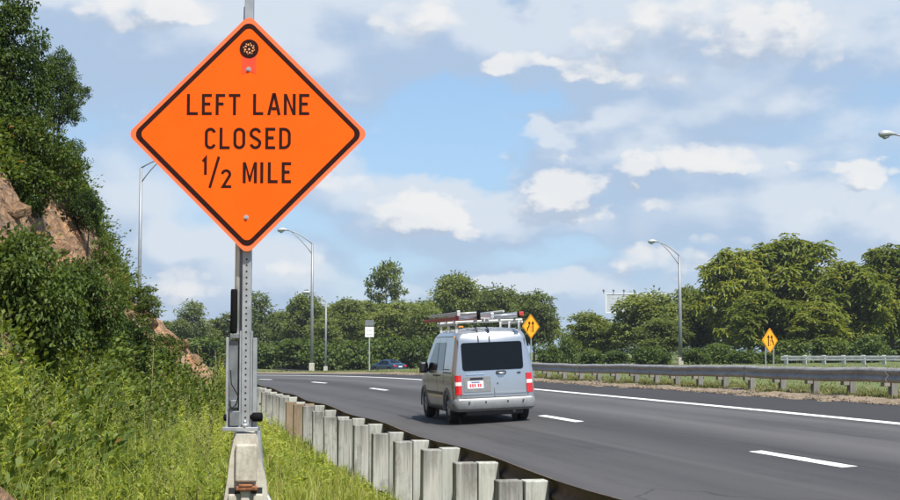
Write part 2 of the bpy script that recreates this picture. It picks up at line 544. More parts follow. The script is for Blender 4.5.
# ------------------------------------------------------------------ mesh helpers
def tag(o, label=None, cat=None, group=None, kind=None):
    if label:
        o['label'] = label
    if cat:
        o['category'] = cat
    if group:
        o['group'] = group
    if kind:
        o['kind'] = kind
    return o


def empty(name, loc=(0, 0, 0), rz=0.0, label=None, cat=None, group=None):
    o = bpy.data.objects.new(name, None)
    o.empty_display_size = .2
    COL.objects.link(o)
    o.location = loc
    o.rotation_euler = (0, 0, rz)
    return tag(o, label, cat, group)


def np_mesh(name, verts, quads=None, tris=None, smooth=False, uv=None):
    me = bpy.data.meshes.new(name)
    verts = np.asarray(verts, dtype=np.float32).reshape(-1, 3)
    q = np.zeros((0, 4), np.int32) if quads is None else np.asarray(quads, np.int32).reshape(-1, 4)
    t = np.zeros((0, 3), np.int32) if tris is None else np.asarray(tris, np.int32).reshape(-1, 3)
    nl = q.size + t.size
    me.vertices.add(len(verts))
    me.vertices.foreach_set('co', verts.ravel())
    me.loops.add(nl)
    li = np.concatenate([q.ravel(), t.ravel()]).astype(np.int32)
    me.loops.foreach_set('vertex_index', li)
    me.polygons.add(len(q) + len(t))
    ls = np.concatenate([np.arange(len(q)) * 4, q.size + np.arange(len(t)) * 3]).astype(np.int32)
    me.polygons.foreach_set('loop_start', ls)
    if smooth:
        me.polygons.foreach_set('use_smooth', np.ones(len(q) + len(t), bool))
    if uv is not None:
        lay = me.uv_layers.new(name='UVMap')
        lay.data.foreach_set('uv', np.asarray(uv, np.float32)[li].ravel())
    me.update(calc_edges=True)
    me.validate()
    return me


def link(name, me, mat, parent=None, loc=None):
    o = bpy.data.objects.new(name, me)
    COL.objects.link(o)
    if mat is not None and len(me.materials) == 0:
        me.materials.append(MATS[mat] if isinstance(mat, str) else mat)
    if parent is not None:
        o.parent = parent
    if loc is not None:
        o.location = loc
    return o


class MB:
    """collects simple shapes; build() links them as one mesh object"""
    def __init__(self):
        self.bm = bmesh.new()

    def box(self, lo, hi, bev=0.0, M=None):
        lo, hi = Vector(lo), Vector(hi)
        c, d = (lo + hi) / 2, hi - lo
        r = bmesh.ops.create_cube(self.bm, size=1.0)
        vs = r['verts']
        for v in vs:
            v.co = Vector((v.co.x * d.x + c.x, v.co.y * d.y + c.y, v.co.z * d.z + c.z))
        if bev > 0:
            es = list({e for v in vs for e in v.link_edges})
            rb = bmesh.ops.bevel(self.bm, geom=es, offset=bev, segments=2, profile=.5, affect='EDGES', clamp_overlap=True)
            vs = list({v for f in rb['faces'] for v in f.verts} | {v for v in vs if v.is_valid})
        if M is not None:
            for v in vs:
                v.co = M @ v.co
        return self

    def tube(self, pts, rad, seg=8, cap=True):
        pts = [Vector(p) for p in pts]
        rads = rad if isinstance(rad, (list, tuple)) else [rad] * len(pts)
        rings = []
        prev = None
        for i, p in enumerate(pts):
            a = pts[max(0, i - 1)]
            b = pts[min(len(pts) - 1, i + 1)]
            d = (b - a).normalized()
            if prev is None:
                ref = Vector((0, 0, 1)) if abs(d.z) < .9 else Vector((1, 0, 0))
                x = d.cross(ref).normalized()
            else:
                x = (prev - d * prev.dot(d)).normalized()
            prev = x
            y = d.cross(x)
            rings.append([self.bm.verts.new(p + (x * math.cos(2 * math.pi * k / seg) + y * math.sin(2 * math.pi * k / seg)) * rads[i]) for k in range(seg)])
        for r0, r1 in zip(rings, rings[1:]):
            for k in range(seg):
                self.bm.faces.new((r0[k], r0[(k + 1) % seg], r1[(k + 1) % seg], r1[k])).smooth = True
        if cap:
            self.bm.faces.new(rings[0][::-1])
            self.bm.faces.new(rings[-1])
        return self

    def prism(self, poly, d, M=None):
        """poly: xz points (front, facing -y), extruded by d along +y"""
        M = M or Matrix()
        a = [self.bm.verts.new(M @ Vector((x, 0, z))) for x, z in poly]
        b = [self.bm.verts.new(M @ Vector((x, d, z))) for x, z in poly]
        n = len(a)
        self.bm.faces.new(a)
        self.bm.faces.new(b[::-1])
        for i in range(n):
            j = (i + 1) % n
            self.bm.faces.new((a[j], a[i], b[i], b[j]))
        return self

    def strip(self, poly, w, d, M=None, closed=False):
        """a stroke of width w along an xz polyline with mitred joints, d thick"""
        M = M or Matrix()
        P = [Vector((x, z)) for x, z in poly]
        n = len(P)
        L, Rr = [], []
        for i in range(n):
            if closed:
                a, b = P[(i - 1) % n], P[(i + 1) % n]
                d0, d1 = (P[i] - a).normalized(), (b - P[i]).normalized()
            else:
                d0 = (P[i] - P[i - 1]).normalized() if i > 0 else (P[1] - P[0]).normalized()
                d1 = (P[i + 1] - P[i]).normalized() if i < n - 1 else d0
            n0, n1 = Vector((-d0.y, d0.x)), Vector((-d1.y, d1.x))
            m = (n0 + n1)
            m = m / max(.25, m.length_squared) * 2 if m.length > 1e-6 else n0
            m = m * (w / 2)
            if m.length > w * 1.6:
                m = m.normalized() * w * 1.6
            L.append(P[i] + m)
            Rr.append(P[i] - m)
        cnt = n if closed else n - 1
        fv = [[self.bm.verts.new(M @ Vector((q.x, yy, q.y))) for q in side] for side in (L, Rr) for yy in (0.0, d)]
        Lf, Lb, Rf, Rb = fv
        for i in range(cnt):
            j = (i + 1) % n
            for quad in ((Lf[i], Lf[j], Rf[j], Rf[i]), (Lb[j], Lb[i], Rb[i], Rb[j]), (Lf[j], Lf[i], Lb[i], Lb[j]), (Rf[i], Rf[j], Rb[j], Rb[i])):
                self.bm.faces.new(quad)
        if not closed:
            self.bm.faces.new((Lf[0], Rf[0], Rb[0], Lb[0]))
            self.bm.faces.new((Lf[-1], Lb[-1], Rb[-1], Rf[-1]))
        return self

    def mesh(self, name, recalc=True, M=None):
        if recalc:
            bmesh.ops.recalc_face_normals(self.bm, faces=self.bm.faces)
        if M is not None:
            bmesh.ops.transform(self.bm, matrix=M, verts=self.bm.verts)
        me = bpy.data.meshes.new(name)
        self.bm.to_mesh(me)
        self.bm.free()
        return me

    def build(self, name, mat, parent=None, loc=None, M=None):
        return link(name, self.mesh(name, M=M), mat, parent, loc)


def disc_poly(cx, cz, r, n=20):
    return [(cx + r * math.cos(2 * math.pi * k / n), cz + r * math.sin(2 * math.pi * k / n)) for k in range(n)]


def copy_tree(o, parent=None):
    c = o.copy()
    COL.objects.link(c)
    c.parent = parent
    for ch in list(o.children):
        copy_tree(ch, c)
    return c


def smoothstep(a, b, x):
    t = np.clip((x - a) / (b - a), 0, 1)
    return t * t * (3 - 2 * t)


# cheap value noise for terrain
_rs = np.random.RandomState(5)
_NT = _rs.rand(64, 64)


def vnoise(x, y):
    x = np.asarray(x, float)
    y = np.asarray(y, float)
    xi, yi = np.floor(x).astype(int), np.floor(y).astype(int)
    fx, fy = x - xi, y - yi
    fx, fy = fx * fx * (3 - 2 * fx), fy * fy * (3 - 2 * fy)
    g = lambda a, b: _NT[a % 64, b % 64]
    return (g(xi, yi) * (1 - fx) + g(xi + 1, yi) * fx) * (1 - fy) + (g(xi, yi + 1) * (1 - fx) + g(xi + 1, yi + 1) * fx) * fy - .5


def fbm(x, y, oct=4):
    a, s, t = 1.0, 1.0, 0.0
    for k in range(oct):
        t = t + a * vnoise(x * s + 17.3 * k, y * s + 9.1 * k)
        a *= .5
        s *= 2.03
    return t


# ------------------------------------------------------------------ the road frame: s across (to the right), t along
_d = ray(150, HORIZON)
TH = math.atan2(-_d.x, _d.y)
CT, ST = math.cos(TH), math.sin(TH)
T0, RAD = 46.0, 235.0


def road_xy(s, t):
    s = np.asarray(s, float)
    t = np.asarray(t, float)
    a = np.maximum(t - T0, 0) / RAD
    ss = -RAD + (RAD + s) * np.cos(a)
    tt = np.minimum(t, T0) + (RAD + s) * np.sin(a)
    return ss * CT - tt * ST, ss * ST + tt * CT


def road_st(x, y):
    ss = x * CT + y * ST
    tt = -x * ST + y * CT
    if tt <= T0:
        return ss, tt
    a = math.atan2(tt - T0, ss + RAD)
    return math.hypot(ss + RAD, tt - T0) - RAD, T0 + a * RAD


PROF_S = [-4, 2.6, 3.55, 8.7, 12.36, 14.3, 15.3, 17, 22, 60]
PROF_H = [2.05, 1.95, 1.77, 1.48, 1.24, 1.07, 1.03, 1.02, 1.05, .95]


def prof(s, t):
    """height of road and right verge above the world zero (the lane line)"""
    h = np.interp(s, PROF_S, PROF_H)
    m = 1.0 - .25 * smoothstep(25, 60, t) - .25 * smoothstep(60, 110, t)
    return -(h - 1.48) * np.where(np.asarray(s) > 8.7, m, 1.0) - .5 * smoothstep(62, 125, t) * (1 - smoothstep(18, 42, np.asarray(s)))


def P(s, t, dz=0.0):
    x, y = road_xy(s, t)
    return Vector((float(x), float(y), float(prof(s, t)) + dz))


def heading(t):
    return TH + max(0.0, t - T0) / RAD          # rotation about z of the road direction


# dip in the land beyond the verge where the blue car is
CAR_P = at(388, 364, 165.0)


def right_h(s, t):
    x, y = road_xy(s, t)
    h = prof(s, t)
    dip = np.exp(-((x - CAR_P.x) / 26) ** 2 - ((y - 172) / 34) ** 2) * smoothstep(17, 30, np.asarray(s))
    return h - 1.5 * dip


def toe(t):
    return np.interp(t, [0, 8, 12, 16, 22, 30, 38, 44, 52, 60, 70], [-2.5, -1.6, -1.1, -.6, -.2, .3, 1.6, 2.8, 2.8, 1.8, -5])


def left_h(s, t):
    s = np.asarray(s, float)
    t = np.asarray(t, float)
    base = -.52 + .055 * (3.0 - s)
    base = np.maximum(np.minimum(base, -.05), -.6)
    tt = toe(t)
    u = tt - s + .45 * fbm(s * .45 + 3, t * .45) * smoothstep(0, 2.5, tt - s)
    near = np.interp(u, [-1.2, 0, .8, 1.6, 2.6, 4.0, 6.0, 9, 14, 40], [0, .12, .95, 2.2, 4.4, 6.8, 8.4, 9.0, 9.4, 9.8])
    far = np.interp(u, [-.8, 0, .7, 1.84, 2.5, 3.3, 4.0, 4.8, 6.0, 9, 40], [0, .15, .95, 1.75, 2.35, 2.9, 4.1, 5.7, 7.3, 8.6, 9.6])
    w = smoothstep(33, 42, t)
    end = 1.0 - smoothstep(53, 74, t)
    grow = .80 + .20 * smoothstep(10, 30, t)
    rise = (near * (1 - w) + far * w) * end * grow
    rough = fbm(s * .9, t * .9) * .5 + fbm(s * 2.3 + 5, t * 2.3) * .3 + (.25 - np.abs(fbm(s * 1.6 + 9, t * 1.2, 3))) * .5
    base = base - .5 * smoothstep(62, 125, t)
    return base + rise + rough * smoothstep(.2, 1.8, rise) + .10 * fbm(s * .8, t * .8 + 40)


def PL(s, t, dz=0.0):
    x, y = road_xy(s, t)
    return Vector((float(x), float(y), float(left_h(s, t)) + dz))


def hit_left(px, py, y0=7.0, y1=80.0):
    """where a pixel's ray meets the left bank"""
    d = ray(px, py)
    y = y0
    while y < y1:
        p = d * y + Vector((0, 0, EYE))
        s, t = road_st(p.x, p.y)
        if p.z < float(left_h(s, t)):
            return p
        y += .1
    return None


def grid_mesh(name, S, T, hfun, smooth=True):
    S, T = np.asarray(S, float), np.asarray(T, float)
    ss, tt = np.meshgrid(S, T)
    x, y = road_xy(ss, tt)
    z = hfun(ss, tt)
    v = np.stack([x, y, z], -1).reshape(-1, 3)
    ns, nt = len(S), len(T)
    i = (np.arange(nt - 1)[:, None] * ns + np.arange(ns - 1)[None, :]).ravel()
    q = np.stack([i, i + 1, i + ns + 1, i + ns], -1)
    return np_mesh(name, v, quads=q, smooth=smooth, uv=np.stack([ss.ravel(), tt.ravel()], -1))


# ------------------------------------------------------------------ setting
def build_setting():
    me = np_mesh('ground', [(-650, -250, -4.2), (650, -250, -4.2), (650, 850, -4.2), (-650, 850, -4.2)], quads=[(0, 1, 2, 3)])
    tag(link('ground', me, 'meadow_soil'), 'wide flat green land below the highway', kind='structure')
    T = np.concatenate([np.arange(-30, 46, 1.0), np.arange(46, 345, 2.0)])
    me = grid_mesh('road', np.concatenate([np.arange(3.5, 14.31, .6), [14.3]]), T, lambda s, t: prof(s, t))
    road = tag(link('road', me, 'asphalt'), 'dark asphalt highway with two lanes curving left', kind='structure')
    # painted lines: parts of the road
    def line(name, s0, s1, t0, t1, mat, step=.25):
        TT = np.linspace(t0, t1, max(2, int((t1 - t0) / step) + 1))
        me = grid_mesh(name, [s0, s1], TT, lambda s, t: prof(s, t) + .005)
        for v in me.vertices:
            k = .03 * float(vnoise(v.co.x * 3.1 + 7, v.co.y * 3.1)) + .016 * float(vnoise(v.co.x * 11, v.co.y * 11))
            v.co.x += CT * k
            v.co.y += ST * k
        return link(name, me, mat, road)
    for k in range(-2, 13):
        t1 = 20.8 + 12.2 * k
        line('lane_dash', 8.60, 8.80, t1 - 3.05, t1, 'road_paint')
    line('edge_line', 12.27, 12.46, -30, 200, 'road_paint')
    line('yellow_edge_line', 4.45, 4.60, -30, 200, 'yellow_paint')
    # verge and land on the right
    S = np.concatenate([np.arange(13.9, 16.0, .10), np.arange(16, 18, .25), np.arange(18, 30, 1.0), np.arange(30, 80, 4.0), np.arange(80, 460, 20.0)])
    T = np.concatenate([np.arange(-30, 14, 1.0), np.arange(14, 75, .3), np.arange(75, 345, 3.0)])

    def vh(s, t):
        h = right_h(s, t)
        r = fbm(s * 1.7, t * 1.1) * .07 + fbm(s * 5, t * 5) * .03
        edge = np.clip(s - 14.22 + fbm(s * .2, t * 1.3, 5) * .42, -.5, .5)
        return h + r * smoothstep(14.3, 14.9, s) + .055 * edge + .03 * fbm(s * 6, t * 6) * smoothstep(14.2, 14.6, s)
    tag(link('verge', grid_mesh('verge', S, T, vh), 'verge_soil'), 'sandy verge and grass beyond the right shoulder', kind='structure')
    # left bank with the rocky hill
    S = np.concatenate([np.arange(-90, -20, 5.0), np.arange(-20, -8, .5), np.arange(-8, 3.51, .16)])
    T = np.concatenate([np.arange(-20, 4, 2.0), np.arange(4, 62, .18), np.arange(62, 110, 1.0), np.arange(110, 345, 6.0)])
    me = grid_mesh('rocky_hillside', S, T, lambda s, t: np.where(np.asarray(s) > 3.45, prof(s, t) - .01, left_h(s, t)), smooth=False)
    me.materials.append(MATS['rock_cut'])
    me.materials.append(MATS['meadow_soil'])
    ss, tt = np.meshgrid(S, T)
    u = (toe(tt) - ss)[:-1, :-1].ravel()
    far = tt[:-1, :-1].ravel() > 66
    me.polygons.foreach_set('material_index', ((u < -.3) | far).astype(np.int32))
    tag(link('rocky_hillside', me, None), 'steep rocky hillside of tan and reddish earth left of the road', kind='structure')
    # lower side road where the blue car drives
    x0, y0 = CAR_P.x, CAR_P.y
    s0, t0 = road_st(x0, y0)
    S2 = np.linspace(s0 - 4, s0 + 4, 9)
    T2 = np.linspace(t0 - 30, t0 + 60, 40)
    tag(link('side_road', grid_mesh('side_road', S2, T2, lambda s, t: right_h(s, t) + .12), 'asphalt'), 'lower side road behind the grassy verge', kind='structure')


build_setting()


def build_gravel():
    """loose stones on the sandy strip between asphalt and guardrail"""
    rs = np.random.RandomState(81)
    n = 5200
    t = rs.uniform(14, 78, n)
    s = 14.15 + np.abs(rs.normal(0, .55, n))
    x, y = road_xy(s, t)
    z = right_h(s, t) + .012
    r = np.exp(rs.normal(-3.75, .5, n)).clip(.008, .09)
    oct_v = np.array([(1, 0, 0), (0, 1, 0), (-1, 0, 0), (0, -1, 0), (0, 0, .8), (0, 0, -.6)], float)
    tri = np.array([(0, 1, 4), (1, 2, 4), (2, 3, 4), (3, 0, 4), (1, 0, 5), (2, 1, 5), (3, 2, 5), (0, 3, 5)])
    a = rs.uniform(0, 6.28, n)
    v = oct_v[None] * rs.uniform(.6, 1.4, (n, 6, 1)) * r[:, None, None]
    vx = v[..., 0] * np.cos(a)[:, None] - v[..., 1] * np.sin(a)[:, None] + x[:, None]
    vy = v[..., 0] * np.sin(a)[:, None] + v[..., 1] * np.cos(a)[:, None] + y[:, None]
    vz = v[..., 2] + z[:, None]
    T = (tri[None] + (np.arange(n) * 6)[:, None, None]).reshape(-1, 3)
    me = np_mesh('gravel', np.stack([vx, vy, vz], -1).reshape(-1, 3), tris=T)
    tag(link('gravel', me, 'gravel_stone'), 'loose stones on the sandy strip along the right shoulder', kind='stuff')


build_gravel()


# ------------------------------------------------------------------ guardrails
W_PROF = [(-.010, .163), (.020, .158), (.060, .120), (.080, .085), (.060, .045), (.020, .012), (.020, -.012), (.060, -.045), (.080, -.085), (.060, -.120), (.022, -.150), (0.0, -.155)]


def beam_mesh(name, sfun, t0, t1, zfun, side, thick=.006, step=.95):
    """W-beam from t0 to t1; side=+1 bulges towards larger s"""
    T = np.linspace(t0, t1, max(2, int(round((t1 - t0) / step)) + 1))
    prof_o = [(a * side, z) for a, z in W_PROF]
    prof_i = [((a - thick) * side, z) for a, z in W_PROF][::-1]
    ring = prof_o + prof_i
    verts, quads = [], []
    n = len(ring)
    for t in T:
        for a, z in ring:
            x, y = road_xy(sfun(t) + a, t)
            verts.append((float(x), float(y), zfun(t) + z))
    for k in range(len(T) - 1):
        for i in range(n):
            j = (i + 1) % n
            quads.append((k * n + i, k * n + j, (k + 1) * n + j, (k + 1) * n + i))
    tr = []
    me = np_mesh(name, verts, quads=quads)
    return me


def build_near_rail():
    o3 = P(3.1, 12.9)
    rail = empty('guardrail', o3, 0, 'near steel guardrail seen from behind on a row of weathered grey posts', 'guardrail')
    inv = Matrix.Translation(-o3)
    zb = lambda t: float(prof(3.55, t)) + .66 - .155 + .02 * math.sin(t * .9)
    SP = 1.905
    rng = random.Random(3)
    # posts (to the left) with their blockouts (to the right)
    pm = MB().box((-.11, -.08, 0), (.11, .10, 1.35), .012).mesh('post')
    bmm = MB().box((-.108, -.08, 0), (.108, .10, .92), .010).mesh('blockout')
    pm.materials.append(MATS['post_grey'])
    bmm.materials.append(MATS['post_pale'])
    pmb = pm.copy(); pmb.materials.clear(); pmb.materials.append(MATS['post_brown'])
    bmb = bmm.copy(); bmb.materials.clear(); bmb.materials.append(MATS['post_brown'])
    bolt = MB().tube([(0, -.02, 0), (0, .0, 0)], .014, 8).mesh('bolt')
    bolt.materials.append(MATS['rust'])
    for k in range(-5, 36):
        t = 12.9 + SP * k
        rz = heading(t) + rng.uniform(-.02, .02)
        top = zb(t) + .135 + rng.uniform(-.014, .012) - (.05 if k < 0 else 0)
        brown = k in (10, 11)
        x, y = road_xy(3.11, t)
        p = link('post', pmb if brown else pm, None, rail)
        p.location = Vector((float(x), float(y), top - 1.35)) - o3
        p.rotation_euler = (rng.uniform(-.015, .015), rng.uniform(-.010, .010), rz)
        x, y = road_xy(3.335, t)
        b = link('blockout', bmb if brown and k == 10 else bmm, None, rail)
        b.location = Vector((float(x), float(y), top - .92 + rng.uniform(-.008, .014))) - o3
        b.rotation_euler = (rng.uniform(-.012, .012), rng.uniform(-.008, .010), rz)
    for k in range(-3, 18):
        t0 = 12.9 + SP * 2 * k - .3
        me = beam_mesh('rail_beam', lambda t: 3.452, t0, t0 + SP * 2 - .008, zb, +1)
        link('rail_beam', me, 'rail_rust', rail).location = -o3


def build_far_rail():
    o3 = P(15.3, 30)
    rail = empty('guardrail', o3, 0, 'long galvanised guardrail along the sandy right verge', 'guardrail')
    zb = lambda t: float(prof(15.3, t)) + .645 - .155 - .03 * float(smoothstep(35, 60, t)) + .012 * math.sin(t * .7) + .008 * math.sin(t * 1.9)
    SP = 1.905
    rng = random.Random(4)
    sf = lambda t: 15.26 + .02 * math.sin(t * .5) + .012 * math.sin(t * 1.7)
    pm = MB().box((-.075, -.09, 0), (.075, .09, 1.0), .012).mesh('post')
    pm.materials.append(MATS['post_far'])
    bmm = MB().box((-.07, -.085, 0), (.07, .085, .36), .01).mesh('blockout')
    bmm.materials.append(MATS['post_far'])
    # posts stand where they do in the photograph: x = 879 is the nearest
    z0 = 23350 / 729.0
    t_ref = (z0 - 15.3 * ST) / CT
    for k in range(-8, 21):
        t = t_ref + SP * k
        x, y = road_xy(15.52, t)
        p = link('post', pm, None, rail)
        p.location = Vector((float(x), float(y), zb(t) + .13 - 1.0)) - o3
        p.rotation_euler = (rng.uniform(-.02, .02), rng.uniform(-.02, .02), heading(t))
        x, y = road_xy(15.36, t)
        b = link('blockout', bmm, None, rail)
        b.location = Vector((float(x), float(y), zb(t) + .12 - .36)) - o3
        b.rotation_euler = (0, 0, heading(t))
    for k in range(-4, 10):
        t0 = t_ref + SP * 2 * k - .3
        me = beam_mesh('rail_beam', sf, t0, t0 + SP * 2 - .01, zb, -1)
        link('rail_beam', me, 'rail_steel', rail).location = -o3 + Vector((CT, ST, 0)) * (.014 if k % 2 else 0.0)


def straight_rail(label, A, B, spacing, mat, post_mat, post_w=.22, top=.76, beams=((.52, .70), (.30, .46))):
    """a plain guardrail between two points on the land"""
    A, B = Vector(A), Vector(B)
    d = (B - A)
    L = d.length
    d.normalize()
    ang = math.atan2(d.y, d.x)
    r = empty('guardrail', A, ang, label, 'guardrail')
    slope = (B.z - A.z) / math.hypot(B.x - A.x, B.y - A.y)
    n = int(L / spacing)
    pm = MB().box((-post_w / 2, -.1, -.4), (post_w / 2, .1, top), .02).mesh('post')
    pm.materials.append(MATS[post_mat])
    for k in range(n + 1):
        link('post', pm, None, r).location = (k * spacing, 0, k * spacing * slope)
    for zc in beams:
        me = MB()
        me.box((-.4, -.19, zc[0]), (n * spacing + .4, -.12, zc[1]), .02)
        me2 = me.mesh('rail_beam')
        for v in me2.vertices:
            v.co.z += v.co.x * slope
        link('rail_beam', me2, mat, r)


build_near_rail()
build_far_rail()


# ------------------------------------------------------------------ lane-closed sign on its barrier stand
SGN_Y = 10.95
PXM = F_PX / SGN_Y / math.cos(PITCH)      # pixels per metre at the sign (close to it)


def round_square(half, rad, n=6):
    """a square turned on its corner with rounded corners: half = half the diagonal"""
    pts = []
    a = half * math.sqrt(2) / 2          # half the side
    for i in range(4):
        c = R(45 + 90 * i)
        cx, cz = (a - rad) * math.copysign(1, math.cos(c)), (a - rad) * math.copysign(1, math.sin(c))
        for k in range(n + 1):
            ang = R(90 * i) + R(90) * k / n
            pts.append((cx + rad * math.cos(ang), cz + rad * math.sin(ang)))
    r = R(45)
    return [(x * math.cos(r) - z * math.sin(r), x * math.sin(r) + z * math.cos(r)) for x, z in pts]


def arc(cx, cz, rx, rz, a0, a1, n=12):
    return [(cx + rx * math.cos(R(a0 + (a1 - a0) * k / n)), cz + rz * math.sin(R(a0 + (a1 - a0) * k / n))) for k in range(n + 1)]


def glyph(ch, x0, x1, z0, z1, w):
    """strokes (polylines) of a letter in the box; stroke centre lines are inset by w/2"""
    a, b, c, d = x0 + w / 2, x1 - w / 2, z0 + w / 2, z1 - w / 2
    m = (c + d) / 2
    if ch == 'L':
        return [([(a, z1), (a, c), (x1, c)], False)]
    if ch == 'E':
        return [([(x1, d), (a, d), (a, c), (x1, c)], False), ([(a + w / 2, m + .004), (x1 - w * .5, m + .004)], False)]
    if ch == 'F':
        return [([(x1, d), (a, d), (a, z0)], False), ([(a + w / 2, m + .004), (x1 - w * .5, m + .004)], False)]
    if ch == 'T':
        return [([(x0, d), (x1, d)], False), ([((x0 + x1) / 2, d - w / 2), ((x0 + x1) / 2, z0)], False)]
    if ch == 'A':
        mid = (x0 + x1) / 2
        k = .30
        xl, xr = a + (mid - a) * k, b + (mid - b) * k
        zb = z0 + (z1 - z0) * k
        return [([(a, z0), (mid - w * .18, d + w * .3), (mid + w * .18, d + w * .3), (b, z0)], False), ([(xl + w * .5, zb), (xr - w * .5, zb)], False)]
    if ch == 'N':
        return [([(a, z0), (a, z1)], False), ([(b, z0), (b, z1)], False), ('poly', [(x0 + w, z1), (x0 + w, z1 - w * 1.9), (x1 - w, z0), (x1 - w, z0 + w * 1.9)])]
    if ch == 'M':
        mid = (x0 + x1) / 2
        return [([(a, z0), (a, z1)], False), ([(b, z0), (b, z1)], False), ('poly', [(x0 + w, z1), (x0 + w, z1 - w * 2.0), (mid - w * .3, z0 + w * .5), (mid + w * .3, z0 + w * .5), (x1 - w, z1 - w * 2.0), (x1 - w, z1), (mid, z0 + w * 2.4)])]
    if ch == 'I':
        return [([((x0 + x1) / 2, z0), ((x0 + x1) / 2, z1)], False)]
    if ch == 'C':
        r = (b - a) / 2
        cx = (a + b) / 2
        return [(arc(cx, d - r, r, r, 10, 180) + arc(cx, c + r, r, r, 180, 350), False)]
    if ch == 'O':
        r = (b - a) / 2
        cx = (a + b) / 2
        return [(arc(cx, d - r, r, r, 0, 180) + arc(cx, c + r, r, r, 180, 360), True)]
    if ch == 'D':
        r = (b - a) * .62
        return [([(a, c), (b - r, c)] + arc(b - r, c + r, r, r, -80, 0, 7) + arc(b - r, d - r, r, r, 0, 80, 7) + [(b - r, d), (a, d)], True)]
    if ch == 'S':
        r = (b - a) / 2
        cx = (a + b) / 2
        rz = (d - c) / 4
        return [(arc(cx, d - rz, r, rz, 15, 200, 12) + [(cx - r * .45, m + rz * .25), (cx + r * .45, m - rz * .25)] + arc(cx, c + rz, r, rz, 20, -165, 12), False)]
    if ch == '1':
        return [([(x0, d - w * 1.1), (b, d - w * .05), (b, z0)], False)]
    if ch == '2':
        r = (b - a) / 2
        cx = (a + b) / 2
        return [(arc(cx, d - r, r, r, 175, -25, 14) + [(a + w * .25, c), (x1, c)], False)]
    if ch == '/':
        return [([(x0 + w * .4, z0), (x1 - w * .4, z1)], False)]
    return []


